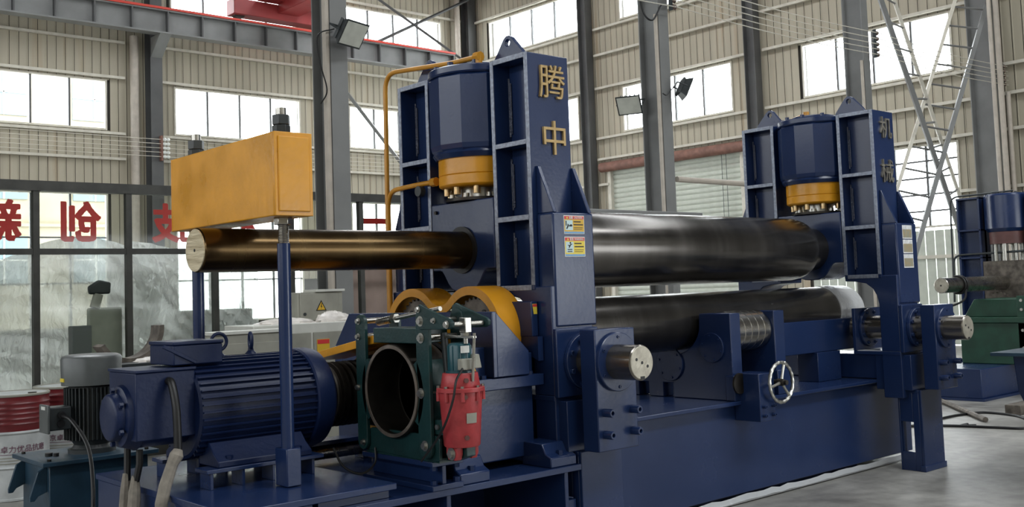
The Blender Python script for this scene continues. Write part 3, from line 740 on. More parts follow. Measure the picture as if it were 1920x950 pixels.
def build_stand():
    s = thing('roll_stand', '', 'machine frame', (0.17, AY, 0), 'roll stands of the big blue machine')
    for side in (0, 1):
        def Y(a, b): return (a, b) if side == 0 else (2*AY-b, 2*AY-a)
        col = MB()
        for a, b in (Y(0.0, 0.03), Y(0.315, 0.345)): col.box(0, 0.34, a, b, 1.60, 3.03)
        a, b = Y(0.03, 0.315); col.box(0.13, 0.19, a, b, 1.60, 3.03)
        col.build('column', BLUE, s, 0.006)
        a, b = Y(0.028, 0.317)
        for z0, z1 in ((3.0, 3.032), (2.475, 2.505), (2.02, 2.052), (1.60, 1.632)):
            MB().box(0.0, 0.34, a, b, z0, z1).build('rib', BLUE, s, 0.006)
        for a, b in (Y(0.0, 0.03), Y(0.315, 0.345)): MB().box(-0.003, 0.003, a, b, 1.632 if a < 1.2 and a > 0.1 else 1.63, 3.03).build('flange_sheen_strip', EDGE, s, 0.002)  # thin strips added over the blue edges to carry the painted sheen
        a, b = Y(0.031, 0.314)
        for z0, z1 in ((3.0, 3.032), (2.475, 2.505), (2.02, 2.052), (1.60, 1.632)): MB().box(-0.003, 0.003, a, b, z0, z1).build('rib_sheen_strip', EDGE, s, 0.002)
        yc = 0.300 if side == 0 else 1.298
        for z0, z1 in ((2.56, 2.93), (2.10, 2.42), (1.68, 1.96)):
            ws = MB()
            for dy in (0.0, 0.016): ws.tube([(0.124-dy*0.2, yc+0.010-dy, z0+dy), (0.124-dy*0.2, yc+0.010-dy, z1-dy*2)], 0.0062, n=6)
            ws.build('weld_seam', WELD, s)
        # lower block, gussets, leg
        a, b = Y(-0.14, 0.0)
        MB().box(0.03, 0.368, a, b, 1.379, 2.053).build('lower_block', BLUE, s, 0.012)
        g = [(-0.14, 2.053), (0.0, 2.053), (0.0, 2.34), (-0.015, 2.34)]
        g = g if side == 0 else mir(g)
        for x in (0.04, 0.33):
            MB().prism(g, 'x', x, x+0.028).build('gusset', BLUE, s, 0.004)
        lp = [(-0.132, 1.62), (0.345, 1.62), (0.345, 1.578), (0.25, 1.574), (0.15, 1.555), (0.09, 1.51), (0.055, 1.45), (0.04, 1.38), (0.04, 0.60), (-0.132, 0.60)]
        lp = lp if side == 0 else mir(lp)
        MB().prism(lp, 'x', 0.004, 0.335).build('leg', BLUE, s, 0.006)
        # hollow foot with a hand hole in each cheek
        ft = MB(); a, b = Y(-0.24, -0.215); ft.box(0.09, 0.43, a, b, 0.0, 0.665)
        a, b = Y(-0.215, -0.03)
        for x in (0.09,):
            h = Y(-0.158, -0.045)
            ft.box(x, x+0.025, a, h[0], 0.0, 0.64).box(x, x+0.025, h[1], b, 0.0, 0.64).box(x, x+0.025, h[0], h[1], 0.0, 0.155).box(x, x+0.025, h[0], h[1], 0.40, 0.64)
        ft.box(0.09, 0.43, a, b, 0.64, 0.665); a2, b2 = Y(-0.055, -0.03); ft.box(0.115, 0.16, a2, b2, 0.0, 0.64)
        ft.build('foot', BLUE, s, 0.004)
        a, b = Y(-0.20, 0.12); MB().box(0.03, 0.42, a, b, 0.665, 0.955).build('leg_base', BLUE, s, 0.004)
        a, b = Y(-0.25, -0.20)
        MB().box(0.08, 0.44, a, b, 0.0, 0.05).build('foot_edge', BLUE, s, 0.004)
        # lifting lug
        lug = [(0.40, 3.03), (0.11, 3.03), (0.11, 3.05), (0.225, 3.175), (0.25, 3.19), (0.275, 3.19), (0.30, 3.175), (0.40, 3.05)]
        cy, cz = 0.262, 3.145
        n = 64; inner = circ(cy, cz, 0.022, n)
        outer = []
        for k in range(n):
            an = 2*PI*k/n; dx_, dz_ = math.cos(an), math.sin(an); best = None
            for i in range(len(lug)):
                (x1, z1), (x2, z2) = lug[i], lug[(i+1) % len(lug)]
                ex, ez = x2-x1, z2-z1; det = dx_*(-ez)+dz_*ex
                if abs(det) < 1e-9: continue
                tt = ((x1-cy)*(-ez)+(z1-cz)*ex)/det; uu = (dx_*(z1-cz)-dz_*(x1-cy))/det
                if tt > 0 and -1e-6 <= uu <= 1+1e-6 and (best is None or tt < best): best = tt
            outer.append((cy+dx_*best, cz+dz_*best))
        if side: outer, inner = mir(outer), mir(inner)
        MB().ring(outer, inner, 'x', 0.08, 0.11).build('lifting_lug', BLUE, s, 0.003)
        # flange plate of the side shaft on the leg
        if side == 0:
            p = MB().box(0.0, 0.345, -0.165, -0.132, 0.975, 1.37).build('flange_plate', BLUE, s, 0.006)
            MB().cyl((0.215, -0.165, 1.175), (0.215, -0.195, 1.175), 0.165, n=40).build('flange', BLUE, p, 0.004)
            for k in range(8):
                an = PI/8+k*PI/4; capscrew((0.215+0.138*math.cos(an), -0.194, 1.175+0.138*math.sin(an)), (0, -1, 0), 0.016, 0.018, 'cap_screw', BLUE, p)
    # sill between the two legs, with the shelf for the side bearing
    MB().box(0.0, 0.42, -0.13, 0.30, 0.955, 0.985).build('shelf', BLUE, s, 0.004)
    MB().box(0.004, 0.416, -0.125, 0.265, 0.985, 0.989).build('wear_plate', FOIL, s)
    ip = MB().box(0.0, 0.42, 0.27, 0.30, 0.985, 1.345).build('bearing_plate', BLUE, s, 0.004)
    MB().cyl((0.215, 0.27, 1.175), (0.215, 0.245, 1.175), 0.165, n=40).build('flange', BLUE, ip, 0.004)
    for k in range(8):
        an = PI/8+k*PI/4; capscrew((0.215+0.138*math.cos(an), 0.246, 1.175+0.138*math.sin(an)), (0, -1, 0), 0.014, 0.014, 'cap_screw', BLUE, ip)
    MB().box(0.05, 0.40, 0.12, 1.22, 0.75, 0.955).build('sill', BLUE, s, 0.006)
    return s

def build_cylinder():
    c = thing('hydraulic_cylinder', '', 'cylinder', (0.17, AY, 2.3), 'hydraulic cylinders of the roll stands')
    o = (0.17, AY, 0)
    MB().lathe((0.17, AY, 2.47), (0, 0, 1), [(0.0, 0.285), (0.04, 0.318), (0.07, 0.325), (0.50, 0.325), (0.53, 0.30)], n=12).build('barrel', BLUE, c, 0.006, smooth=False)
    MB().lathe((0.17, AY, 2.455), (0, 0, 1), [(0.0, 0.29), (0.03, 0.31), (0.055, 0.30)], n=48).build('collar', BLUE, c)
    MB().lathe((0.17, AY, 2.985), (0, 0, 1), [(0.0, 0.32), (0.01, 0.328), (0.045, 0.328), (0.052, 0.32)], n=48).build('top_flange', BLUE, c)
    MB().lathe((0.17, AY, 3.037), (0, 0, 1), [(0.0, 0.20), (0.03, 0.20), (0.035, 0.19)], n=32).build('top_cover', BLUE, c)
    for k in range(10):
        an = 2*PI*k/10+0.2; x, y = 0.17+0.275*math.cos(an), AY+0.275*math.sin(an)
        hexbolt(MB(), (x, y, 3.037), (0, 0, 1), 0.02, 0.03).build('bolt', BLUE, c)
    MB().lathe((0.17, AY, 2.352), (0, 0, 1), [(0.0, 0.272), (0.004, 0.276), (0.108, 0.276), (0.112, 0.27)], n=56).build('gland_ring', YELLOW, c)
    MB().lathe((0.17, AY, 2.272), (0, 0, 1), [(0.0, 0.25), (0.012, 0.272), (0.018, 0.276), (0.075, 0.276), (0.079, 0.272)], n=56).build('gland_ring', YELLOW, c)
    for k in range(10):
        an = 2*PI*k/10+0.12; x, y = 0.17+0.225*math.cos(an), AY+0.225*math.sin(an)
        MB().cyl((x, y, 2.225), (x, y, 2.273), 0.024, n=14).build('gland_bolt', BRASS, c)
    MB().cyl((0.17, AY, 2.19), (0.17, AY, 2.273), 0.13, n=32).build('piston_rod', ZINC, c)
    MB().cyl((0.17, AY, 2.186), (0.17, AY, 2.205), 0.235, n=40).build('rod_flange', DARK, c)
    for k in range(8):
        an = 2*PI*k/8+0.35; x, y = 0.17+0.195*math.cos(an), AY+0.195*math.sin(an)
        MB().cyl((x, y, 2.204), (x, y, 2.232), 0.022, n=14).build('rod_bolt', ZINC, c)
    return c

def build_housing():
    poly = [(0.352, 2.185), (0.988, 2.185), (0.988, 1.745), (0.915, 1.745), (0.89, 1.735), (0.865, 1.705), (0.83, 1.655), (0.79, 1.62), (0.74, 1.603), (0.67, 1.598), (0.60, 1.603), (0.55, 1.62), (0.51, 1.655), (0.475, 1.705), (0.45, 1.735), (0.425, 1.745), (0.352, 1.745)]
    h = thing('bearing_housing', '', 'bearing housing', (0.17, AY, 1.6), 'sliding bearing housings of the upper roll')
    MB().prism(poly, 'x', -0.005, 0.345).build('housing_body', BLUE, h, 0.008)
    MB().ring(circ(AY, AZ, 0.150, 40), circ(AY, AZ, 0.1195, 40), 'x', -0.018, 0.0).build('seal_ring', BLACK, h)
    MB().cyl((-0.02, 0.93, 2.13), (-0.004, 0.93, 2.13), 0.012, n=10).build('grease_nipple', DARK, h)
    return h

st1 = build_stand(); cy1 = build_cylinder(); bh1 = build_housing()
st2 = copy_tree(st1, None, Vector(st1.location)+Vector((D, 0, 0)))
cy2 = copy_tree(cy1, None, Vector(cy1.location)+Vector((D, 0, 0)))
bh2 = copy_tree(bh1, None, Vector(bh1.location)+Vector((D, 0, 0)))
st1['label'] = 'tall near blue roll stand with two gold characters and caution stickers'
st2['label'] = 'far blue roll stand standing at the right end of the rolls'
cy1['label'] = 'blue octagonal hydraulic cylinder with yellow ring in the near roll stand'
cy2['label'] = 'blue octagonal hydraulic cylinder with yellow ring in the far roll stand'
bh1['label'] = 'blue sliding bearing housing under the near hydraulic cylinder'
bh2['label'] = 'blue sliding bearing housing under the far hydraulic cylinder'
bpy.context.view_layer.update()
for ch, x, z, sz in (('腾', 0.19, 2.862, 0.225), ('中', 0.195, 2.518, 0.225)):
    text_mesh(ch, sz, 'letter', GOLD, st1, (x, -0.008, z), (1, 0, 0), (0, 0, 1), 0.008, 0.0)
for ch, x, z, sz in (('机', D+0.19, 2.885, 0.20), ('械', D+0.18, 2.51, 0.215)):
    text_mesh(ch, sz, 'letter', LETDK, st2, (x, -0.008, z), (1, 0, 0), (0, 0, 1), 0.008, 0.0)
# caution and warning stickers on the near stand
def sticker(z0, z1, head, body, foot, top, word, fall):
    x0, x1, y = 0.118, 0.288, -0.1405
    st = MB().box(x0, x1, y-0.001, y, z0, z1).build('sticker', LABELW, st1, smooth=False)
    h = z1-z0
    def pl(a0, a1, b0, b1, m, name, d=0.0012): return MB().box(x0+a0, x0+a1, y-0.001-d, y-0.001, z0+b0*h, z0+b1*h).build(name, m, st, smooth=False)
    pl(0.004, 0.166, 0.80, 0.96, head, 'header')
    pl(0.004, 0.166, 0.13, 0.79, body, 'panel')
    pl(0.004, 0.166, 0.03, 0.11, foot, 'footer')
    pl(0.010, 0.072, 0.20, 0.74, LABELC, 'pictogram', 0.0016)
    text_mesh(top, 0.016, 'lettering', LABELW, st, (x0+0.058, y-0.003, z0+0.88*h), (1, 0, 0), (0, 0, 1), 0.0004, 0.0004)
    text_mesh(word, 0.0155, 'lettering', LABELW, st, (x0+0.118, y-0.003, z0+0.88*h), (1, 0, 0), (0, 0, 1), 0.0004, 0.0003)
    MB().prism([(x0+0.018, z0+0.83*h), (x0+0.036, z0+0.83*h), (x0+0.027, z0+0.94*h)], 'y', y-0.003, y-0.001).build('warning_triangle', LABELY, st, smooth=False)
    for k, (a, b) in enumerate(((0.66, 0.060), (0.50, 0.078), (0.36, 0.075), (0.27, 0.070))):
        pl(0.080, 0.080+b, a-0.03, a+0.03 if k < 2 else a-0.005, INK, 'text_line', 0.0016)
    I = MB()
    def q(p): return [(x0+a, z0+b*h) for a, b in p]
    if fall:
        I.prism(q([(0.022, 0.24), (0.060, 0.24), (0.060, 0.28), (0.022, 0.28)]), 'y', y-0.0036, y-0.001)
        I.prism(q([(0.022, 0.34), (0.060, 0.34), (0.060, 0.38), (0.022, 0.38)]), 'y', y-0.0036, y-0.001)
        I.prism(q([(0.032, 0.44), (0.038, 0.44), (0.050, 0.58), (0.062, 0.62), (0.060, 0.65), (0.046, 0.62), (0.036, 0.56)]), 'y', y-0.0036, y-0.001)
        I.prism([(x0+0.046+0.006*math.cos(k*PI/5), z0+0.69*h+0.006*math.sin(k*PI/5)) for k in range(10)], 'y', y-0.0036, y-0.001)
        I.prism(q([(0.024, 0.57), (0.036, 0.54), (0.040, 0.57), (0.026, 0.60)]), 'y', y-0.0036, y-0.001)
    else:
        I.prism(q([(0.014, 0.44), (0.021, 0.44), (0.021, 0.70), (0.014, 0.70)]), 'y', y-0.0036, y-0.001)
        I.prism(q([(0.016, 0.27), (0.026, 0.27), (0.036, 0.40), (0.040, 0.48), (0.030, 0.56), (0.027, 0.44)]), 'y', y-0.0036, y-0.001)
        I.prism(q([(0.040, 0.40), (0.066, 0.40), (0.068, 0.48), (0.058, 0.52), (0.044, 0.48)]), 'y', y-0.0036, y-0.001)
    I.build('pictogram_figure', INK, st, smooth=False)
sticker(1.925, 2.035, LABELR, LABELO, LABELB, '注意', 'CAUTION', False)
sticker(1.790, 1.908, LABELR, LABELY, LABELB, '警告', 'WARNING', True)
HOLO = mat('holographic_label', (0.50, 0.50, 0.40), 0.3, 0.5, col2=(0.62, 0.50, 0.30), vscale=40)
for k, m_ in enumerate((HOLO, HOLO, HOLO)):
    so = MB().box(D+0.125, D+0.285, -0.142, -0.1405, 1.92-k*0.122, 2.035-k*0.122).build('sticker', FOIL, st2, smooth=False)
    MB().box(D+0.132, D+0.278, -0.1425, -0.142, 1.93-k*0.122, 2.0-k*0.122).build('panel', m_, so, smooth=False)

# oil pipes on the near stand (and the short one of the far cylinder)
p1 = thing('oil_pipe', 'yellow oil pipe from the top of the near cylinder down the back', 'pipe', (0.0, 1.5, 1.2))
MB().tube(fillet([(0.0, 0.46, 3.085), (0.0, 0.70, 3.092), (0.0, 1.49, 3.165), (0.0, 1.52, 1.15)], 0.14), 0.017, n=12).build('pipe', ORANGE, p1)
MB().cyl((0.0, 0.43, 3.083), (0.0, 0.48, 3.086), 0.032, n=8).build('elbow', ORANGE, p1)
MB().cyl((0.0, 0.455, 3.03), (0.0, 0.455, 3.11), 0.026, n=10).build('fitting', ORANGE, p1)
p2 = thing('oil_pipe', 'yellow oil pipe from the yellow ring of the near cylinder', 'pipe', (0.0, 1.47, 1.2))
MB().tube(fillet([(-0.02, 0.93, 2.335), (-0.02, 1.10, 2.335), (-0.02, 1.465, 2.325), (-0.02, 1.475, 1.15)], 0.12), 0.017, n=12).build('pipe', ORANGE, p2)
MB().cyl((-0.02, 0.90, 2.335), (-0.02, 0.95, 2.335), 0.03, n=8).build('fitting', ORANGE, p2)
MB().cyl((-0.06, 1.06, 2.285), (-0.02, 1.06, 2.285), 0.035, n=16).build('gauge', DGREY, p2)
p3 = thing('oil_pipe', 'short yellow oil pipe on top of the far cylinder', 'pipe', (D, 1.2, 2.0))
MB().tube(fillet([(D+0.1, 0.70, 3.10), (D+0.36, 1.05, 3.11), (D+0.38, 1.30, 3.11), (D+0.38, 1.32, 1.2)], 0.08), 0.015, n=10).build('pipe', ORANGE, p3)
MB().cyl((D+0.1, 0.70, 3.04), (D+0.1, 0.70, 3.12), 0.026, n=8).build('fitting', ORANGE, p3)

# rolls
ur = thing('upper_roll', 'big dark steel upper roll with long bronze tail shaft', 'roll', (0, AY, AZ))
MB().lathe((0.30, AY, AZ), (1, 0, 0), [(0, 0.20), (0.06, 0.20), (0.07, 0.262), (0.08, 0.266), (1.7, 0.270), (3.30, 0.267), (3.385, 0.255), (3.40, 0.235), (3.41, 0.19), (3.64, 0.19)], n=72).build('roll_body', ROLL, ur)
MB().lathe((-1.80, AY, AZ), (1, 0, 0), [(0, 0.112), (0.006, 0.1175), (2.0, 0.1185), (2.15, 0.1185)], n=56).build('tail_shaft', TAIL, ur)
MB().lathe((-1.806, AY, AZ), (1, 0, 0), [(0, 0.008), (0, 0.112), (0.012, 0.112), (0.012, 0.008)], n=48, loop=True).build('sawn_face', SAWN, ur)
MB().cyl((-1.8075, AY+0.002, AZ), (-1.80, AY+0.002, AZ), 0.0085, n=14).build('centre_hole', INK, ur)
lr = thing('lower_roll', 'dark polished lower roll below the big upper roll', 'roll', (0, AY, 1.32))
MB().lathe((0.10, AY, 1.32), (1, 0, 0), [(0, 0.15), (0.30, 0.15), (0.31, 0.218), (3.93, 0.218), (3.95, 0.21)], n=72).build('roll_body', ROLL, lr)
MB().lathe((4.05, AY, 1.32), (1, 0, 0), [(0, 0.222), (0.10, 0.228), (0.36, 0.222), (0.40, 0.205), (0.41, 0.15)], n=48).build('foil_wrap', FOIL, lr)
MB().cyl((3.05, AY-0.20, 1.405), (3.05, AY-0.175, 1.395), 0.02, n=14).build('grease_hole', INK, lr)

# side shafts and the blocks in front of the stands
def build_block():
    b = thing('shaft_block', '', 'support block', (0.23, -0.35, 0.68), 'front support blocks of the side shafts')
    MB().box(0.067, 0.397, -0.408, -0.285, 0.677, 1.364).build('block_body', BLUE, b, 0.006)
    MB().lathe((0.232, -0.408, 1.175), (0, -1, 0), [(0, 0.168), (0.02, 0.168), (0.024, 0.164)], n=48).build('flange', BLUE, b)
    for k in range(6):
        an = PI/6+k*PI/3; capscrew((0.232+0.142*math.cos(an), -0.43, 1.175+0.142*math.sin(an)), (0, -1, 0), 0.009, 0.008, 'flange_screw', BLUE, b)
    for x in (0.125, 0.352):
        for z in (0.895, 0.772): capscrew((x, -0.408, z), (0, -1, 0), 0.024, 0.062, 'cap_screw', BLUE, b)
    return b
def build_side_shaft():
    s = thing('side_shaft', '', 'shaft', (0.222, -0.2, 1.175), 'round cross shafts through the stands')
    MB().lathe((0.222, -0.612, 1.175), (0, 1, 0), [(0, 0.094), (0.006, 0.0995), (1.0, 0.0995)], n=48).build('shaft_body', SHAFT, s)
    fc = MB().lathe((0.222, -0.6165, 1.175), (0, 1, 0), [(0, 0.09), (0.003, 0.093), (0.006, 0.093)], n=48).build('end_face', TURNED, s)
    for dx_, dz_ in ((-0.045, 0.02), (0.0, 0.0), (0.045, -0.022)): MB().cyl((0.222+dx_, -0.618, 1.175+dz_), (0.222+dx_, -0.616, 1.175+dz_), 0.009, n=12).build('tapped_hole', INK, fc)
    MB().box(0.205, 0.239, -0.6185, -0.6160, 1.082, 1.100).build('keyway', INK, fc, smooth=False)
    return s
bk1 = build_block(); ss1 = build_side_shaft()
bk2 = copy_tree(bk1, None, Vector(bk1.location)+Vector((D, 0, 0)))
ss2 = copy_tree(ss1, None, Vector(ss1.location)+Vector((D-0.02, 0, 0)))
bk1['label'] = 'blue support block with four screws in front of the near stand'
bk2['label'] = 'blue support block with four screws in front of the far stand'
ss1['label'] = 'round steel cross shaft with drilled end through the near stand'
ss2['label'] = 'round steel cross shaft with drilled end through the far stand'

# machine bed
bed = thing('machine_bed', 'long blue welded bed under the rolls with foil along its foot', 'machine bed', (2.2, AY, 0))
MB().box(0.10, 4.62, 0.175, 1.165, 0.07, 0.715).build('bed_body', BLUE, bed, 0.006)
MB().box(0.10, 4.62, 0.115, 1.225, 0.715, 0.745).build('top_plate', BLUE, bed, 0.006)
mb = MB(); n = 40
for k in range(n+1):
    x = 0.44+4.1*k/n; w = random.uniform(-0.008, 0.008)
    mb.v += [(x, 0.173, 0.058+w), (x, 0.162+w*0.4, 0.045+w*0.5), (x, 0.155, 0.022+w*0.5), (x, 0.165, 0.008)]
for k in range(n):
    for j in range(3): mb.f.append((k*4+j, k*4+4+j, k*4+5+j, k*4+1+j))
mb.build('foil_strip', mat('crumpled_foil_strip', (0.66, 0.68, 0.70), 0.28, 0.4, bump=0.5, bscale=22), bed)
MB().box(0.6, 3.9, 0.30, 1.04, 0.0, 0.07).build('skid', BLUE, bed, smooth=False)

# pedestal with support roller under the middle of the lower roll
pd = thing('roller_pedestal', 'pair of blue cheek plates on the bed holding the support roller', 'pedestal', (2.37, AY, 0.745))
cut = [(AY+0.245*math.cos(a), 1.32+0.245*math.sin(a)) for a in [PI+0.24-(-k)*(PI-0.48)/14 for k in range(15)]]
pp = [(0.14, 0.746), (0.14, 1.38), (0.425, 1.38)]+cut[0:]+[(0.915, 1.38), (1.20, 1.38), (1.20, 0.746), (1.05, 0.746), (1.05, 0.855), (0.95, 0.855), (0.95, 0.746), (0.80, 0.746), (0.80, 0.855), (0.70, 0.855), (0.70, 0.746)]
for x0, x1 in ((2.036, 2.157), (2.578, 2.712)):
    MB().prism(pp, 'x', x0, x1).build('cheek_plate', BLUE, pd, 0.006)
    MB().box(x0-0.012, x1+0.05, 0.12, 0.20, 0.746, 0.93).build('toe_block', BLUE, pd, 0.006)
for y, z, r in ((0.31, 1.13, 0.11), (0.72, 1.0, 0.13), (1.02, 1.13, 0.11)):
    d_ = MB().cyl((2.036, y, z), (2.018, y, z), r, n=36).build('bearing_cover', BLUE, pd, 0.003)
    for k in range(6):
        an = k*PI/3+0.3; MB().cyl((2.019, y+r*0.8*math.cos(an), z+r*0.8*math.sin(an)), (2.010, y+r*0.8*math.cos(an), z+r*0.8*math.sin(an)), 0.010, n=8).build('screw', BLUE, d_)
sr = thing('support_roller', 'short polished support roller with fine rings between cheek plates', 'roller', (2.37, 0.31, 1.09))
prf = []
for k in range(5):
    x = 0.005+k*0.082; prf += [(x, 0.146), (x+0.004, 0.150), (x+0.076, 0.150), (x+0.080, 0.146)]
MB().lathe((2.160, 0.31, 1.24), (1, 0, 0), prf, n=56).build('roller_body', mat('polished_roller', (0.50, 0.48, 0.45), 0.22, 1.0, var=0.1, vscale=20), sr)
MB().cyl((2.10, 0.31, 1.24), (2.65, 0.31, 1.24), 0.06, n=20).build('axle', DARK, sr)

# carrier beam and side box seen under the lower roll
cb = thing('roll_carrier', 'blue carrier beam under the right half of the lower roll', 'beam', (3.3, 0.5, 0.745))
MB().box(2.85, 4.22, 0.42, 0.56, 0.99, 1.26).build('beam', BLUE, cb, 0.006)
MB().box(3.05, 3.12, 0.43, 0.55, 0.746, 0.99).build('strut', BLUE, cb, 0.004)
MB().box(3.55, 3.90, 0.40, 0.60, 0.746, 0.99).build('end_box', BLUE, cb, 0.004)
MB().prism([(2.85, 0.99), (3.02, 0.99), (2.85, 0.86)], 'y', 0.47, 0.50).build('web_gusset', BLUE, cb)

# handwheel unit on the bed front
hw = thing('handwheel', 'chrome handwheel with three spokes on the front of the bed', 'handwheel', (2.28, 0.1, 0.60))
MB().box(2.085, 2.27, -0.05, 0.172, 0.603, 0.945).build('bracket', BLUE, hw, 0.005)
for x in (2.125, 2.235):
    for z in (0.645, 0.71): capscrew((x, -0.05, z), (0, -1, 0), 0.013, 0.030, 'cap_screw', BLUE, hw)
MB().cyl((2.05, 0.10, 0.875), (2.05, 0.085, 0.875), 0.075, n=28).build('side_flange', DARK, hw)
MB().cyl((2.285, -0.15, 0.872), (2.285, 0.0, 0.872), 0.018, n=16).build('spindle', DARK, hw)
hc = (2.285, -0.10, 0.872); R_ = 0.142
pts = [(hc[0]+R_*math.cos(a), hc[1], hc[2]+R_*math.sin(a)) for a in [2*PI*k/72 for k in range(72)]]
MB().tube(pts, [0.013+0.0016*math.cos(k*PI/2) for k in range(72)], n=10, closed=True).build('rim', ZINC, hw)
MB().lathe((hc[0], hc[1]-0.03, hc[2]), (0, 1, 0), [(0, 0.016), (0.004, 0.022), (0.02, 0.026), (0.06, 0.026)], n=24).build('hub', DARK, hw)
for an in (1.25, 1.25+2*PI/3, 1.25+4*PI/3):
    p = Vector((math.cos(an), 0, math.sin(an)))
    MB().tube([Vector(hc)+p*0.02, Vector(hc)+p*0.07, Vector(hc)+p*R_], [0.012, 0.010, 0.012], n=8).build('spoke', ZINC, hw)
MB().lathe((hc[0]+R_*math.cos(1.25), hc[1]-0.016, hc[2]+R_*math.sin(1.25)), (0, 1, 0), [(0, 0.010), (0.004, 0.014), (0.02, 0.014)], n=16).build('handle_boss', ZINC, hw)

# yellow tie beam over the tail shaft, hung on two blue rods
tb = thing('tie_beam', 'yellow painted box beam on two blue rods over the tail shaft', 'beam', (-1.56, AY, 0.7))
bx0, bx1, by0, by1, bz0, bz1 = -1.665, -1.452, 0.052, 1.288, 2.012, 2.432
MB().box(bx0, bx1, by0+0.012, by1-0.012, bz0, bz1).build('box_body', YELLOW, tb, 0.006)
for ya, yb in ((by0, by0+0.012), (by1-0.012, by1)):
    e_ = MB().box(bx0, bx1, ya, yb, bz0, bz1).build('end_plate', YELLOW, tb, 0.003)
MB().box(bx0+0.018, bx1-0.018, by0-0.007, by0+0.002, bz0+0.022, bz1-0.022).build('end_cover', YELLOW, tb, 0.006)
for y in (0.168, 1.172):
    MB().cyl((-1.56, y, 0.70), (-1.56, y, 1.88), 0.033, n=28).build('tie_rod', BLUE, tb)
    th = [(0.0, 0.026)]
    for k in range(18): th += [(0.004+k*0.0075, 0.0285), (0.0078+k*0.0075, 0.0255)]
    MB().lathe((-1.56, y, 1.878), (0, 0, 1), th, n=20).build('thread', STEEL, tb)
    MB().cyl((-1.56, y, 1.975), (-1.56, y, 2.012), 0.047, n=6).build('lower_nut', STEEL, tb, 0.003)
    MB().cyl((-1.56, y, 2.432), (-1.56, y, 2.482), 0.047, n=6).build('jam_nut', DGREY, tb, 0.003)
    MB().cyl((-1.56, y, 2.484), (-1.56, y, 2.535), 0.047, n=6, ph=0.35).build('upper_nut', DGREY, tb, 0.003)
    MB().cyl((-1.56, y, 2.535), (-1.56, y, 2.572), 0.027, n=16).build('stud_end', STEEL, tb)
    MB().box(-1.60, -1.52, y-0.06, y+0.06, 0.675, 0.86).build('rod_foot', BLUE, tb, 0.005)
# ------------------------------------------------------------------ drive table and gearbox
dt = thing('drive_table', 'low blue steel table under the gearbox and brake', 'table', (-0.8, 0.55, 0))
MB().box(-1.62, 0.088, -0.24, 1.55, 0.565, 0.60).build('table_top', BLUE, dt, 0.003)
for x in (-1.55, -0.86, -0.02):
    MB().box(x-0.014, x+0.014, -0.225, 1.5, 0.03, 0.565).build('leg_plate', BLUE, dt, 0.003)
    MB().box(x-0.06, x+0.06, -0.24, 1.5, 0.0, 0.03).build('foot_plate', BLUE, dt, 0.003)
MB().box(-1.6, 0.06, 0.5, 0.53, 0.03, 0.565).build('web_plate', BLUE, dt)
MB().box(0.0, 0.075, -0.20, -0.15, 0.0, 0.40).build('stop_block', BLUE, dt, 0.004)

gb = thing('gearbox', 'blue gearbox on the drive table in front of the near stand', 'gearbox', (-0.3, AY, 0.6))
MB().box(-0.545, -0.05, 0.0, 1.34, 0.645, 1.05).build('lower_case', BLUE, gb, 0.008)
MB().box(-0.575, -0.012, -0.06, 1.40, 1.05, 1.115).build('joint_flange', BLUE, gb, 0.004)
MB().box(-0.52, -0.15, 0.01, 1.33, 1.115, 1.29).build('upper_case', BLUE, gb, 0.008)
for y in (0.06, 1.28): MB().box(-0.15, -0.055, y-0.07, y+0.07, 1.115, 1.24).build('bearing_boss', BLUE, gb, 0.006)
pl = [(-0.07, 1.488), (1.41, 1.488), (1.60, 1.26), (1.60, 1.12), (-0.07, 1.12)]
MB().prism(pl, 'x', -0.40, -0.37).build('pedestal_plate', BLUE, gb, 0.004)
MB().prism([(-0.371, 1.486), (-0.13, 1.255), (-0.13, 1.12), (-0.371, 1.12)], 'y', -0.068, -0.04).build('gusset', BLUE, gb, 0.004)
MB().prism([(-0.371, 1.486), (-0.13, 1.255), (-0.13, 1.12), (-0.371, 1.12)], 'y', 1.38, 1.41).build('gusset', BLUE, gb, 0.004)
for y in (0.02, 1.32):
    for x in (-0.45, -0.10): MB().cyl((x, -0.035 if y < 1 else 1.37, 1.115), (x, -0.035 if y < 1 else 1.37, 1.135), 0.018, n=6).build('flange_bolt', BLUE, gb)
MB().cyl((-0.412, 0.16, 1.40), (-0.40, 0.16, 1.40), 0.022, n=16).build('plug', BLUE, gb)
for x0 in (-0.78, -0.135):
    f_ = MB().prism([(-0.225, 0.60), (-0.225, 0.655), (-0.18, 0.675), (-0.15, 0.73), (0.02, 0.735), (0.02, 0.60)], 'x', x0, x0+0.20).build('mounting_foot', BLUE, gb, 0.006)
    MB().cyl((x0+0.1, -0.195, 0.655), (x0+0.1, -0.195, 0.69), 0.02, n=6).build('foot_bolt', BLUE, f_)

# box behind the gear cover with a small warning sticker
ob = thing('oil_box', 'blue box with small sticker between gear cover and near stand', 'box', (0.0, 0.1, 1.3))
MB().box(-0.055, -0.006, -0.02, 0.34, 1.33, 1.535).build('box_body', BLUE, ob, 0.004)
MB().prism([(-0.06, 1.19), (0.30, 1.33), (-0.06, 1.33)], 'x', -0.05, -0.01).build('bracket', BLUE, ob)
sk = MB().prism([(-0.012, 1.52), (-0.048, 1.52), (-0.038, 1.46), (-0.012, 1.46)], 'y', -0.022, -0.0205).build('sticker', LABELY, ob, smooth=False)
MB().box(-0.046, -0.013, -0.0228, -0.022, 1.503, 1.518).build('header', LABELR, sk, smooth=False)

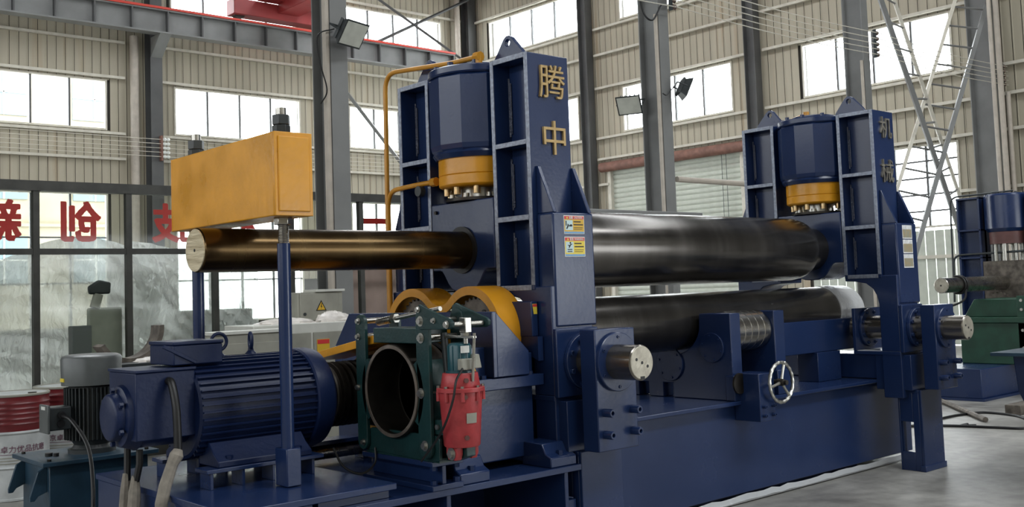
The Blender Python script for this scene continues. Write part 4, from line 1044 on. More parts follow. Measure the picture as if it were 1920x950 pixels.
# yellow gear cover: two joined hoods with the gear wheels inside
gcv = thing('gear_cover', 'yellow double hood over the two gear wheels above the gearbox', 'gear cover', (-0.1, AY, 1.2))
GC = ((0.375, 1.345), (0.965, 1.345))
def hood(r, rf0=0.145, r0=0.292):
    """outline of the two hoods with a hollow fillet between them"""
    (c0, z0), (c1, z1) = GC; h = (c1-c0)/2; ym = (c0+c1)/2
    zc = z0+math.sqrt((r0+rf0)**2-h*h); rf = rf0+(r0-r); pts = []
    th = math.atan2(zc-z0, h)                     # direction from a hood centre to the fillet centre
    for k in range(26):
        an = PI+0.25-(PI+0.25-th)*k/25; pts.append((c0+r*math.cos(an), z0+r*math.sin(an)))
    for k in range(1, 12):
        an = PI+th+(PI-2*th)*k/12; pts.append((ym+rf*math.cos(an), zc+rf*math.sin(an)))
    for k in range(26):
        an = PI-th-(PI-th+0.25)*k/25; pts.append((c1+r*math.cos(an), z1+r*math.sin(an)))
    return pts
ho, hi, hb = hood(0.292), hood(0.240), hood(0.285)
MB().prism(ho+hi[::-1], 'x', -0.205, -0.193).build('hood_rim', YELLOW, gcv)
MB().prism(ho+hb[::-1], 'x', -0.193, -0.005).build('hood', YELLOW, gcv)
def gear(c, R, x0, x1, teeth, name, m, parent, hub=True):
    pts = []
    for k in range(teeth):
        for da, rr_ in ((-0.30, R*0.93), (-0.14, R), (0.14, R), (0.30, R*0.93)):
            an = 2*PI*(k+da)/teeth; pts.append((c[0]+rr_*math.cos(an), c[1]+rr_*math.sin(an)))
    g_ = MB().prism(pts, 'x', x0, x1).build(name, m, parent, 0.0)
    return g_
for k, c in enumerate(GC):
    gw = gear(c, 0.228, -0.15, -0.04, 34, 'gear_wheel', IRON, gcv)
    gw['label'] = ('front', 'rear')[k]+' grey toothed gear wheel'
    MB().lathe((-0.185, c[0], c[1]), (1, 0, 0), [(0, 0.07), (0.008, 0.085), (0.04, 0.085)], n=28).build('hub', STEEL, gw)
    MB().cyl((-0.21, c[0], c[1]), (0.0, c[0], c[1]), 0.055, n=24).build('gear_shaft', STEEL, gw)
    for j in range(6):
        an = j*PI/3; MB().cyl((-0.155, c[0]+0.15*math.cos(an), c[1]+0.15*math.sin(an)), (-0.149, c[0]+0.15*math.cos(an), c[1]+0.15*math.sin(an)), 0.02, n=12).build('web_hole', INK, gw)

# ------------------------------------------------------------------ belt drive: pulleys, belts and the yellow belt guard
MY, MZ = 0.70, 1.045      # motor axis
BY, BZ = 0.062, 1.095     # brake and input shaft axis
bgd = thing('belt_guard', 'yellow belt guard between motor and brake', 'guard', (-0.75, 0.4, 0.6))
def hull(r0, r1, n=20):
    d = math.hypot(MY-BY, MZ-BZ); base = math.atan2(MZ-BZ, MY-BY); off = math.acos((r0-r1)/d)
    pts = [(BY+r0*math.cos(base+off+(2*PI-2*off)*k/n), BZ+r0*math.sin(base+off+(2*PI-2*off)*k/n)) for k in range(n+1)]
    pts += [(MY+r1*math.cos(base-off+2*off*k/n), MZ+r1*math.sin(base-off+2*off*k/n)) for k in range(n+1)]
    return pts
MB().prism(hull(0.345, 0.245), 'x', -0.705, -0.690).build('back_plate', YELLOW, bgd, 0.003)
MB().prism([(0.97, 1.268), (0.97, 1.223), (0.29, 1.338), (0.29, 1.383)], 'x', -0.955, -0.705).build('top_cover', YELLOW, bgd, 0.003)
for z_ in (0.66,): MB().box(-0.70, -0.66, 0.30, 0.42, 0.60, 0.80).build('stay', YELLOW, bgd)
pu = thing('belt_pulley', 'dark grooved belt pulley on the motor shaft', 'pulley', (-0.9, MY, 0.86))
pf = [(0, 0.06), (0.02, 0.06), (0.02, 0.182)]
for k in range(7): pf += [(0.03+k*0.04, 0.185), (0.040+k*0.04, 0.168), (0.056+k*0.04, 0.168), (0.066+k*0.04, 0.185)]
pf += [(0.32, 0.182), (0.32, 0.06), (0.34, 0.05)]
MB().lathe((-1.07, MY, MZ), (1, 0, 0), pf, n=48).build('pulley_body', DARK, pu)
MB().cyl((-1.10, MY, MZ), (-0.72, MY, MZ), 0.045, n=20).build('shaft', STEEL, pu)
bw = thing('belt_pulley', 'dark large belt pulley behind the brake drum', 'pulley', (-0.73, BY, 0.85))
MB().cyl((-0.755, BY, BZ), (-0.712, BY, BZ), 0.235, n=48).build('pulley_body', DARK, bw)
MB().cyl((-0.755, BY, BZ), (-0.56, BY, BZ), 0.05, n=24).build('shaft', STEEL, bw)
def belt(x):
    pts = [(x, a, b) for a, b in hull(0.238, 0.19, 24)]
    return MB().tube(pts, 0.0085, n=5, closed=True)
for k in range(3):
    tag(belt(-0.748+k*0.014).build('drive_belt', BLACK), ('outer', 'middle', 'inner')[k]+' of the black drive belts around the two dark pulleys', 'belt', 'black drive belts')

# ------------------------------------------------------------------ drum brake with red thruster
dr = thing('brake_drum', 'open steel brake drum held between the dark green brake arms', 'brake drum', (-0.88, BY, 0.85))
MB().lathe((-1.005, BY, BZ), (1, 0, 0), [(0, 0.222), (0, 0.243), (0.004, 0.246), (0.225, 0.246), (0.225, 0.06), (0.205, 0.06), (0.205, 0.222), (0.002, 0.222)], n=72, loop=True).build('drum_shell', DARK, dr)
MB().lathe((-1.008, BY, BZ), (1, 0, 0), [(0, 0.224), (0, 0.242), (0.006, 0.243), (0.006, 0.223)], n=72, loop=True).build('worn_rim', RIMG, dr)
MB().cyl((-0.80, BY, BZ), (-0.779, BY, BZ), 0.215, n=48).build('drum_disc', BLACK, dr)
bk = thing('drum_brake', 'dark green drum brake frame with chrome bolts and red thruster', 'brake', (-0.88, BY, 0.74))
def arm(yc, w, z0, z1, x0, x1, name='arm'):
    pts = []
    for k in range(9): an = PI-PI*k/8; pts.append((yc+w*math.cos(an), z1-w+w*math.sin(an)))
    for k in range(9): an = -PI*k/8; pts.append((yc+w*math.cos(an), z0+w+w*math.sin(an)))
    return MB().prism(pts, 'x', x0, x1).build(name, GREEN, bk, 0.003)
XF, XB = -1.0, -0.775
for x0 in (XF, XB):
    arm(0.352, 0.046, 0.765, 1.500, x0, x0+0.022)
    arm(-0.222, 0.054, 0.765, 1.525, x0, x0+0.022)
# arms joined by cross pins, bolts with washers on the front
for y, z in ((0.362, 1.463), (0.366, 1.378), (0.40-0.02, 1.10), (0.340, 0.805), (-0.185-0.03, 1.462), (-0.215, 1.376), (-0.205, 1.096), (-0.225, 0.833)):
    MB().cyl((XF+0.02, y, z), (XB, y, z), 0.016, n=14).build('cross_pin', STEEL, bk)
    bm_ = MB(); big = y < 0
    hexbolt(bm_, (XF-0.0005, y, z), (-1, 0, 0), 0.017 if big else 0.013, 0.014, 0.027 if big else 0.0185).build('bolt', ZINC, bk)
MB().box(-0.985, -0.79, -0.165, 0.245, 1.346, 1.425).build('cross_beam', GREEN, bk, 0.004)
MB().tube([(-0.89, 0.34, 1.452), (-0.89, -0.24, 1.522)], 0.0125, n=14).build('tension_rod', ZINC, bk)
MB().cyl((-0.89, 0.33, 1.453), (-0.89, 0.20, 1.469), 0.021, n=12).build('rod_sleeve', STEEL, bk)
MB().cyl((-0.89, 0.19, 1.470), (-0.89, 0.155, 1.474), 0.026, n=6).build('rod_nut', ZINC, bk)
# shoes on both sides of the drum
for s_ in (0, 1):
    a0 = -0.62 if s_ == 0 else PI-0.62
    ring_o = circ(BY, BZ, 0.282, 18, a0, a0+1.24, True); ring_i = circ(BY, BZ, 0.250, 18, a0, a0+1.24, True)
    MB().prism(ring_o+ring_i[::-1], 'x', -1.0, -0.80).build('brake_shoe', GREEN, bk, 0.0)
# lever plates
lev = [(-0.185, 1.535), (-0.215, 1.548), (-0.262, 1.530), (-0.462, 1.470), (-0.482, 1.455), (-0.478, 1.432), (-0.455, 1.422), (-0.33, 1.420), (-0.215, 1.418), (-0.178, 1.44)]
for x0 in (XF-0.004, XB+0.004): MB().prism(lev, 'x', x0, x0+0.018).build('lever', GREEN, bk, 0.003)
for y, z, r in ((-0.205, 1.522, 0.017), (-0.335, 1.465, 0.015), (-0.44, 1.445, 0.020)):
    hexbolt(MB(), (XF-0.0045, y, z), (-1, 0, 0), r*0.75, 0.012, r).build('bolt', ZINC, bk)
MB().cyl((XF, -0.44, 1.445), (XB, -0.44, 1.445), 0.013, n=12).build('lever_pin', STEEL, bk)
TY, TX = -0.385, -0.888
MB().box(TX-0.02, TX+0.02, -0.465, -0.415, 1.40, 1.475).build('clevis', ZINC, bk, 0.003)
MB().cyl((TX, -0.44, 1.345), (TX, -0.44, 1.405), 0.012, n=12).build('push_rod', ZINC, bk)
MB().cyl((TX, -0.44, 1.385), (TX, -0.44, 1.40), 0.026, n=6).build('rod_nut', ZINC, bk)
MB().box(TX-0.012, TX+0.012, TY-0.128, TY+0.15, 1.372, 1.384).build('cross_bar', ZINC, bk, 0.002)
for s_ in (-1, 1): MB().cyl((TX, TY+s_*0.10, 1.16), (TX, TY+s_*0.125, 1.398), 0.019 if s_ > 0 else 0.008, n=12).build('guide_rod', DGREY if s_ > 0 else STEEL, bk)
# base frame and bracket
basep = [(0.40, 0.80), (0.37, 0.765), (-0.26, 0.748), (-0.31, 0.762), (-0.315, 0.87), (-0.28, 0.885), (0.30, 0.885), (0.40, 0.84)]
MB().prism([(-0.25, 0.752), (-0.36, 0.758), (-0.455, 0.79), (-0.455, 0.835), (-0.40, 0.835), (-0.36, 0.86), (-0.25, 0.865)], 'x', TX-0.028, TX+0.028).build('base_tongue', GREEN, bk, 0.003)
for x0 in (XF+0.024, XB-0.024): MB().prism(basep, 'x', x0, x0+0.018).build('base_plate', GREEN, bk, 0.003)
MB().box(-0.97, -0.80, -0.30, 0.36, 0.748, 0.77).build('base_web', GREEN, bk)
MB().box(-0.97, -0.81, -0.34, -0.26, 0.89, 0.965).build('thruster_stay', GREEN, bk, 0.004)
hexbolt(MB(), (-0.972, -0.30, 0.93), (-1, 0, 0), 0.014, 0.012, 0.0).build('bolt', ZINC, bk)
# thruster
th = MB().lathe((TX, TY, 0.835), (0, 0, 1), [(0, 0.088), (0.006, 0.092), (0.265, 0.109), (0.27, 0.109)], n=40).build('thruster_body', RED, bk)
MB().lathe((TX, TY, 1.105), (0, 0, 1), [(0, 0.119), (0.003, 0.122), (0.020, 0.122), (0.023, 0.119)], n=44).build('thruster_flange', RED, bk)
for k in range(8):
    an = 2*PI*k/8+0.2; x, y = TX+0.112*math.cos(an), TY+0.112*math.sin(an)
    MB().cyl((x, y, 1.062), (x, y, 1.108), 0.012, n=10).build('flange_lug', RED, th)
    hexbolt(MB(), (x, y, 1.128), (0, 0, 1), 0.009, 0.010).build('flange_bolt', ZINC, th)
MB().lathe((TX, TY, 1.128), (0, 0, 1), [(0, 0.098), (0.006, 0.1), (0.068, 0.090), (0.072, 0.087)], n=40).build('thruster_neck', RED, bk)
MB().lathe((TX, TY, 1.198), (0, 0, 1), [(0, 0.072), (0.012, 0.072), (0.014, 0.060), (0.135, 0.059), (0.147, 0.053), (0.151, 0.04)], n=36).build('thruster_motor', TEAL, bk)
for k in range(10):
    an = 2*PI*k/10+0.31; MB().box(TX+0.059*math.cos(an)-0.003, TX+0.059*math.cos(an)+0.003, TY+0.059*math.sin(an)-0.003, TY+0.059*math.sin(an)+0.003, 1.214, 1.335).build('motor_rib', TEAL, bk)
MB().box(TX-0.055, TX+0.015, TY-0.088, TY-0.050, 1.216, 1.272).build('terminal_box', CABG, bk, 0.005)
MB().prism([(TX+0.02, 1.22), (TX+0.075, 1.22), (TX+0.06, 1.29), (TX+0.03, 1.29)], 'y', TY-0.085, TY-0.045).build('cable_gland', CABG, bk, 0.004)
MB().box(TX-0.035, TX+0.012, TY-0.066, TY-0.054, 1.300, 1.335).build('motor_plate', LABELW, bk)
lab = MB()
for k in range(7):
    an = PI+1.15+0.55*k/6; lab.v += [(TX+0.1035*math.cos(an), TY+0.1035*math.sin(an), 0.955), (TX+0.1075*math.cos(an), TY+0.1075*math.sin(an), 1.005)]
for k in range(6): lab.f.append((2*k, 2*k+2, 2*k+3, 2*k+1))
lab.build('rating_plate', CABG, bk)
for an, z in ((PI+1.2, 1.165), (PI+1.1, 1.085), (PI+1.15, 0.885)):
    rr_ = 0.094 if z > 1.1 else 0.108-(1.1-z)*0.06
    hexbolt(MB(), (TX+rr_*math.cos(an), TY+rr_*math.sin(an), z), (math.cos(an), math.sin(an), 0), 0.013, 0.012).build('plug', FLANGEB, bk)
for x in (TX-0.05, TX+0.05):
    MB().prism([(TY-0.045, 0.845), (TY+0.045, 0.845), (TY+0.045, 0.80), (TY+0.03, 0.77), (TY-0.03, 0.77), (TY-0.045, 0.80)], 'x', x-0.018, x+0.018).build('clevis_foot', RED, bk, 0.003)
hexbolt(MB(), (TX-0.0685, TY, 0.802), (-1, 0, 0), 0.018, 0.014, 0.032).build('bolt', ZINC, bk)
MB().tube(spline([(TX-0.05, TY-0.085, 1.225), (TX-0.10, TY-0.095, 1.17), (TX-0.115, TY-0.085, 1.08), (TX-0.125, TY-0.03, 0.96), (TX-0.125, TY+0.05, 0.87), (TX-0.135, TY+0.12, 0.80), (TX-0.14, TY+0.16, 0.76)]), 0.006, n=8).build('cable', BLACK, bk)
# I-section bracket that carries the brake
ib = thing('brake_bracket', 'blue I-section bracket under the dark green brake', 'bracket', (-0.875, 0.1, 0.6))
MB().box(-0.975, -0.775, -0.245, 0.40, 0.722, 0.748).build('top_plate', BLUE, ib, 0.003)
MB().box(-0.905, -0.880, -0.235, 0.40, 0.628, 0.722).build('web', BLUE, ib, 0.003)
MB().box(-0.975, -0.775, -0.245, 0.40, 0.60, 0.628).build('foot_plate', BLUE, ib, 0.003)
for x in (-0.945, -0.80):
    for z in (0.628, 0.70): MB().cyl((x, -0.215, z), (x, -0.215, z+0.022), 0.018, n=6).build('bolt', BLUE, ib)

# ------------------------------------------------------------------ main motor
mt = thing('electric_motor', 'large dark blue finned electric motor between the two blue rods', 'motor', (-1.6, MY, 0.78))
MB().lathe((-1.885, MY, MZ), (1, 0, 0), [(0, 0.235), (0.01, 0.25), (0.66, 0.25), (0.67, 0.235)], n=64).build('stator_body', MOTB, mt)
fin_me = None
for k in range(44):
    an = 2*PI*k/44
    if abs(an-1.5*PI) < 0.55 or abs(an-PI/2) < 0.12: continue
    if fin_me is None:
        fo = MB().box(-1.875, -1.225, -0.004, 0.004, 0.0, 0.018); r0 = root_loc(mt)
        me = bpy.data.meshes.new('cooling_fin'); me.from_pydata([(v[0]-r0.x, v[1], v[2]+0.248) for v in fo.v], [], fo.f); me.materials.append(MOTB); fin_me = me
    o = bpy.data.objects.new('cooling_fin', fin_me); COL.objects.link(o); o.parent = mt
    o.location = (0, 0, MZ-0.78); o.rotation_euler = (an-PI/2, 0, 0)
MB().lathe((-1.225, MY, MZ), (1, 0, 0), [(0, 0.272), (0.01, 0.279), (0.07, 0.279), (0.11, 0.268), (0.135, 0.24), (0.14, 0.12), (0.15, 0.06)], n=64).build('drive_end_shield', MOTB, mt)
MB().lathe((-2.15, MY, MZ), (1, 0, 0), [(0, 0.15), (0.01, 0.16), (0.03, 0.165), (0.27, 0.165)], n=56).build('slip_ring_case', MOTB, mt)
MB().box(-2.185, -1.88, MY-0.175, MY+0.175, 0.93, 1.262).build('brush_box', MOTB, mt, 0.006)
MB().box(-2.19, -1.875, MY-0.182, MY+0.182, 1.262, 1.276).build('brush_box_lid', MOTB, mt, 0.003)
MB().lathe((-2.215, MY, MZ), (1, 0, 0), [(0, 0.13), (0.008, 0.15), (0.06, 0.165), (0.08, 0.175)], n=48).build('end_hub', MOTB, mt)
cp = MB().lathe((-2.262, MY, MZ), (1, 0, 0), [(0, 0.10), (0.006, 0.112), (0.012, 0.116), (0.05, 0.12)], n=48).build('bearing_cap', MOTB, mt)
for k in range(6):
    an = PI/6+k*PI/3; hexbolt(MB(), (-2.225, MY+0.132*math.cos(an), MZ+0.132*math.sin(an)), (-1, 0, 0), 0.014, 0.018).build('cap_bolt', MOTB, cp)
tbx = MB().box(-1.985, -1.72, MY-0.16, MY+0.14, 1.285, 1.385).build('terminal_box', MOTB, mt, 0.006)
MB().prism([(-2.045, 1.378), (-2.035, 1.392), (-1.865, 1.302), (-1.873, 1.288)], 'y', MY-0.172, MY-0.155).build('terminal_flange', MOTB, tbx, 0.002)
MB().box(-1.990, -1.715, MY-0.165, MY+0.145, 1.385, 1.404).build('lid_crown', MOTB, tbx, 0.006)
for x, tilt in ((-1.665, 0.0), (-1.48, PI/2)):
    e_ = MB().lathe((x, MY, 1.293), (0, 0, 1), [(0, 0.034), (0.02, 0.030), (0.035, 0.016), (0.05, 0.014)], n=20).build('eye_bolt', MOTB, mt)
    if tilt == 0: pts = [(x+0.044*math.cos(a), MY, 1.385+0.044*math.sin(a)) for a in [2*PI*k/28 for k in range(28)]]
    else: pts = [(x+0.008*math.cos(a), MY+0.030*math.cos(a), 1.380+0.042*math.sin(a)) for a in [2*PI*k/28 for k in range(28)]]
    MB().tube(pts, 0.0095, n=8, closed=True).build('eye_ring', MOTB, e_)
for s_ in (-1, 1):
    f_ = MB().prism([(MY+s_*0.10, 0.82), (MY+s_*0.20, 0.90), (MY+s_*0.26, 0.84), (MY+s_*0.32, 0.80), (MY+s_*0.32, 0.772), (MY+s_*0.10, 0.772)], 'x', -1.83, -1.30).build('motor_foot', MOTB, mt, 0.005)
    for x in (-1.76, -1.37): MB().cyl((x, MY+s_*0.295, 0.80), (x, MY+s_*0.295, 0.825), 0.02, n=6).build('foot_bolt', MOTB, f_)
# motor chair on a plinth
mc = thing('motor_plinth', 'blue plinth with open chair legs under the large motor', 'plinth', (-1.62, 0.6, 0))
MB().box(-2.06, -1.64, -0.20, 1.40, 0.0, 0.640).build('plinth_body', BLUE, mc, 0.004)
MB().box(-2.07, -1.17, -0.21, 1.41, 0.640, 0.672).build('plinth_top', BLUE, mc, 0.004)
MB().box(-1.60, -1.20, -0.18, 1.38, 0.602, 0.640).build('packing', BLUE, mc)
for s_ in (-1, 1):
    MB().box(-1.90, -1.24, MY+s_*0.27-0.07, MY+s_*0.27+0.07, 0.752, 0.772).build('chair_rail', BLUE, mc, 0.003)
    for x in (-1.87, -1.70, -1.53, -1.30): MB().box(x-0.008, x+0.008, MY+s_*0.27-0.06, MY+s_*0.27+0.06, 0.672, 0.752).build('chair_leg', BLUE, mc, 0.002)
# supply hose and wrapped cables at the motor end
hs = thing('motor_cable', 'black cable from the motor, wrapped in beige cloth below', 'cable', (-2.02, 0.45, 0.4))
MB().tube(spline([(-2.02, MY-0.176, 1.215), (-2.02, MY-0.215, 1.20), (-2.02, MY-0.26, 1.10), (-2.02, MY-0.275, 0.98), (-2.02, MY-0.28, 0.86)]), 0.020, n=12).build('black_hose', BLACK, hs)
rp = [(-2.02, MY-0.28, 0.885), (-2.03, MY-0.285, 0.86), (-2.05, MY-0.28, 0.82), (-2.09, MY-0.285, 0.72), (-2.112, MY-0.29, 0.64), (-2.112, MY-0.29, 0.45), (-2.112, MY-0.28, 0.2), (-2.112, MY-0.28, 0.0)]
MB().tube(rp, [0.022, 0.034, 0.028, 0.030, 0.030, 0.028, 0.03, 0.03], n=10).build('cloth_sleeve', CLOTH, hs)
for k, (y, lb_) in enumerate(((0.86, 'rear beige wrapped cable hanging below the motor end'), (0.70, 'front beige wrapped cable hanging below the motor end'))):
    h2 = thing('wrapped_cable', lb_, 'cable', (-2.11, y, 0.0), 'cables hanging below the motor')
    MB().tube([(-2.10, y, 0.87), (-2.105, y-0.01, 0.80), (-2.115, y-0.03+0.05*k, 0.70), (-2.12, y-0.03+0.05*k, 0.66)], 0.018, n=8).build('black_hose', BLACK, h2)
    MB().tube([(-2.115, y-0.02+0.04*k, 0.74), (-2.12, y-0.03+0.05*k, 0.66), (-2.13, y-0.03+0.05*k, 0.5), (-2.13, y-0.03+0.05*k, 0.0)], [0.018, 0.03, 0.034, 0.034], n=9).build('cloth_sleeve', CLOTH, h2)
# thin cable loop between motor foot and brake
tag(MB().tube(spline([(-1.20, 0.33, 0.80), (-1.16, 0.30, 0.70), (-1.08, 0.25, 0.655), (-1.0, 0.24, 0.70), (-0.98, 0.26, 0.78)]), 0.006, n=6).build('sensor_cable', BLACK), 'thin black cable looping between motor and brake', 'cable')
sb = thing('shaft_guard', 'short polished guide shaft on blue bearer behind the brake', 'guide', (-1.0, 1.2, 0.6))
MB().cyl((-1.15, 1.05, 0.665), (-0.5, 1.05, 0.665), 0.045, n=20).build('guide_shaft', STEEL, sb)
MB().box(-1.15, -0.5, 0.98, 1.12, 0.715, 0.74).build('bearer', BLUE, sb, 0.003)
for x in (-1.10, -0.55): MB().box(x-0.03, x+0.03, 1.0, 1.10, 0.602, 0.715).build('saddle', BLUE, sb)
# ------------------------------------------------------------------ pump station at the left
tk = thing('oil_tank', 'dark teal oil tank with lid at the left front', 'tank', (-1.9, 2.15, 0))
tx0, tx1, ty0, ty1, tz = -2.21, -1.52, 1.86, 2.46, 0.70
MB().box(tx0+0.05, tx1-0.05, ty0+0.05, ty1-0.05, 0.06, tz-0.025).build('tank_body', TANKB, tk, 0.006)
MB().box(tx0, tx1, ty0, ty1, tz-0.025, tz).build('tank_lid', TANKB, tk, 0.003)
for y in (ty0+0.10, ty1-0.08):
    MB().prism([(tx0+0.05, tz-0.03), (tx0-0.0, tz-0.06), (tx0-0.045, tz-0.20), (tx0-0.045, tz-0.225), (tx0-0.02, tz-0.225), (tx0+0.0, tz-0.20), (tx0+0.05, tz-0.18)], 'y', y-0.01, y+0.01).build('hook_lug', TANKB, tk, 0.002)
for x, y in ((tx0+0.05, ty0+0.05), (tx0+0.05, ty1-0.06), (tx1-0.06, ty0+0.05), (tx1-0.06, ty1-0.06)):
    MB().cyl((x, y, tz), (x, y, tz+0.012), 0.012, n=6).build('lid_bolt', DARK, tk)
    MB().cyl((x, y, 0.0), (x, y, 0.06), 0.03, n=12).build('tank_foot', TANKB, tk)
MB().cyl((tx0+0.12, ty0+0.28, tz), (tx0+0.12, ty0+0.28, tz+0.02), 0.022, n=16).build('filler_cap', BLACK, tk)
MB().cyl((tx0+0.15, ty0+0.24, tz), (tx0+0.15, ty0+0.24, tz+0.02), 0.016, n=16).build('filler_cap', BLACK, tk)
pm = thing('pump_motor', 'upright grey electric motor standing on the teal oil tank', 'motor', (-1.835, 2.13, tz))
px, py = -1.835, 2.13
MB().lathe((px, py, tz), (0, 0, 1), [(0, 0.14), (0.025, 0.14), (0.028, 0.12), (0.05, 0.105), (0.075, 0.12)], n=40).build('mount_flange', DGREY, pm)
MB().lathe((px, py, tz+0.075), (0, 0, 1), [(0, 0.125), (0.01, 0.135), (0.33, 0.135), (0.34, 0.125)], n=40).build('stator', DGREY, pm)
fm = None
for k in range(40):
    an = 2*PI*k/40
    if fm is None:
        me = bpy.data.meshes.new('cooling_fin'); b_ = MB().box(0.133, 0.162, -0.003, 0.003, 0.085, 0.40); me.from_pydata(b_.v, [], b_.f); me.materials.append(DGREY); fm = me
    o = bpy.data.objects.new('cooling_fin', fm); COL.objects.link(o); o.parent = pm; o.rotation_euler = (0, 0, an)
MB().lathe((px, py, tz+0.415), (0, 0, 1), [(0, 0.176), (0.16, 0.180), (0.175, 0.172), (0.185, 0.15), (0.188, 0.10)], n=48).build('fan_cover', GREY, pm)
MB().box(px-0.18, px-0.174, py-0.03, py+0.03, tz+0.44, tz+0.462).build('sticker', LABELY, pm)
tb_ = MB().box(px-0.285, px-0.155, py-0.10, py+0.03, tz+0.16, tz+0.30).build('terminal_box', DGREY, pm, 0.008)
MB().box(px-0.30, px-0.284, py-0.115, py+0.045, tz+0.145, tz+0.315).build('terminal_lid', GREY, tb_, 0.005)
MB().box(px-0.3015, px-0.3, py-0.07, py-0.0, tz+0.285, tz+0.305).build('rating_sticker', LABELW, tb_)
MB().cyl((px-0.22, py-0.10, tz+0.25), (px-0.22, py-0.135, tz+0.25), 0.022, n=14).build('cable_gland', BLACK, tb_)
MB().cyl((px-0.22, py-0.10, tz+0.20), (px-0.22, py-0.115, tz+0.20), 0.022, n=14).build('cable_gland', BLACK, tb_)
for an in (0.6, 2.2, 3.9, 5.4): MB().prism([(0.10, 0.028), (0.135, 0.028), (0.12, 0.075), (0.10, 0.075)], 'y', -0.006, 0.006).build('flange_rib', DGREY, None) if False else None
tag(MB().tube(spline([(px-0.22, py-0.12, tz+0.25), (px-0.20, py-0.25, tz+0.22), (px-0.17, py-0.42, tz+0.08), (px-0.19, py-0.55, tz-0.12), (px-0.22, py-0.62, tz-0.35), (px-0.25, py-0.66, tz-0.62), (px-0.26, py-0.68, tz-0.69)]), 0.0115, n=10).build('power_cable', BLACK), 'black power cable drooping from the grey pump motor', 'cable')

# ------------------------------------------------------------------ oil drums
def oil_drum(x, y, label, txt):
    d = thing('oil_drum', label, 'drum', (x, y, 0), 'oil drums by the partition')
    R = 0.29
    prw = [(0, R-0.01), (0.004, R+0.006), (0.02, R+0.006), (0.026, R), (0.26, R), (0.275, R+0.012), (0.29, R), (0.545, R), (0.56, R+0.012), (0.575, R)]
    MB().lathe((x, y, 0), (0, 0, 1), prw, n=48).build('drum_lower', DRUMW, d)
    pr = [(0.575, R)]
    for k in range(5): pr += [(0.62+k*0.042, R), (0.634+k*0.042, R+0.007), (0.648+k*0.042, R)]
    pr += [(0.862, R), (0.868, R+0.003)]
    MB().lathe((x, y, 0), (0, 0, 1), pr, n=48).build('drum_upper', DRUMR, d)
    MB().lathe((x, y, 0.862), (0, 0, 1), [(0, R+0.006), (0.014, R+0.008), (0.02, R), (0.018, R-0.008), (0.004, R-0.01)], n=48, loop=True).build('chime', CABG, d)
    MB().cyl((x, y, 0.869), (x, y, 0.873), R-0.009, n=40).build('lid', DRUMW, d)
    MB().cyl((x+0.12, y-0.14, 0.868), (x+0.12, y-0.14, 0.882), 0.035, n=16).build('bung', DARK, d)
    if txt:
        base = math.atan2(-4.55-y, -4.17-x)+0.10
        def wp(c, r=R+0.0035, z=0.43): an = base+c.x/R; return Vector((x+(r+c.z)*math.cos(an), y+(r+c.z)*math.sin(an), z+c.y))
        text_mesh('北京卓力优品抗磨', 0.062, 'lettering', INKP, d, (0, 0, 0), (1, 0, 0), (0, 0, 1), 0.0008, 0.0, wp)
        for k, (z_, w_) in enumerate(((0.385, 0.40), (0.355, 0.30), (0.332, 0.26), (0.308, 0.24))):
            s_ = MB(); m_ = 10
            for j in range(m_+1):
                an = base-0.22/R+w_/R*j/m_; s_.v += [(x+(R+0.002)*math.cos(an), y+(R+0.002)*math.sin(an), z_), (x+(R+0.002)*math.cos(an), y+(R+0.002)*math.sin(an), z_+(0.004 if k == 0 else 0.009))]
            for j in range(m_): s_.f.append((2*j, 2*j+2, 2*j+3, 2*j+1))
            s_.build('print_line', INKP if k == 0 else CABG, d)
    return d
oil_drum(-1.46, 5.12, 'red and white oil drum with purple lettering at the left edge', True)
oil_drum(-0.86, 5.55, 'red and white oil drum behind the grey pump motor', True)

# ------------------------------------------------------------------ cabinets, bags, bench behind the motor
cb_ = thing('control_cabinet', 'white control cabinet with grey doors behind the motor', 'cabinet', (0.95, 4.6, 0))
MB().box(0.42, 1.60, 4.35, 4.95, 0.05, 1.36).build('cabinet_body', WHITEP, cb_, 0.008)
for k, (a, b) in enumerate(((0.70, 1.02), (1.05, 1.54))):
    MB().box(a, b, 4.335, 4.35, 0.12, 1.27).build('cabinet_door', CABG, cb_, 0.004)
lbz = MB().box(1.08, 1.22, 4.331, 4.335, 1.0, 1.20).build('warning_label', LABELO, cb_, smooth=False)
MB().box(1.085, 1.215, 4.329, 4.331, 1.155, 1.195).build('header', LABELR, lbz, smooth=False)
MB().box(0.44, 1.58, 4.37, 4.93, 0.0, 0.05).build('plinth', DGREY, cb_)
c2 = thing('control_cabinet', 'low grey cabinet left of the white control cabinet', 'cabinet', (0.3, 4.35, 0))
MB().box(-0.10, 0.64, 4.10, 4.33, 0.0, 1.30).build('cabinet_body', CABG, c2, 0.008)
MB().box(-0.12, 0.66, 4.085, 4.33, 1.30, 1.33).build('cabinet_top', WHITEP, c2, 0.004)
MB().box(-0.02, 0.55, 4.088, 4.10, 0.1, 1.22).build('cabinet_door', CABG, c2, 0.003)
eb = thing('electrical_box', 'grey electrical box with yellow high voltage triangle', 'electrical box', (1.3, 5.0, 1.36))
ebx = MB().box(1.10, 1.62, 4.72, 4.94, 1.362, 1.66).build('box_body', CABG, eb, 0.006)
MB().box(1.12, 1.56, 4.708, 4.72, 1.375, 1.645).build('box_door', CABG, eb, 0.004)
MB().box(1.30, 1.64, 4.70, 4.96, 1.66, 1.685).build('box_lid', WHITEP, eb, 0.003)
MB().cyl((1.17, 4.708, 1.44), (1.17, 4.700, 1.44), 0.016, n=14).build('lock', DGREY, eb)
tri = lambda cx, cz, s: [(cx-s, cz-s*0.58), (cx+s, cz-s*0.58), (cx, cz+s*1.15)]
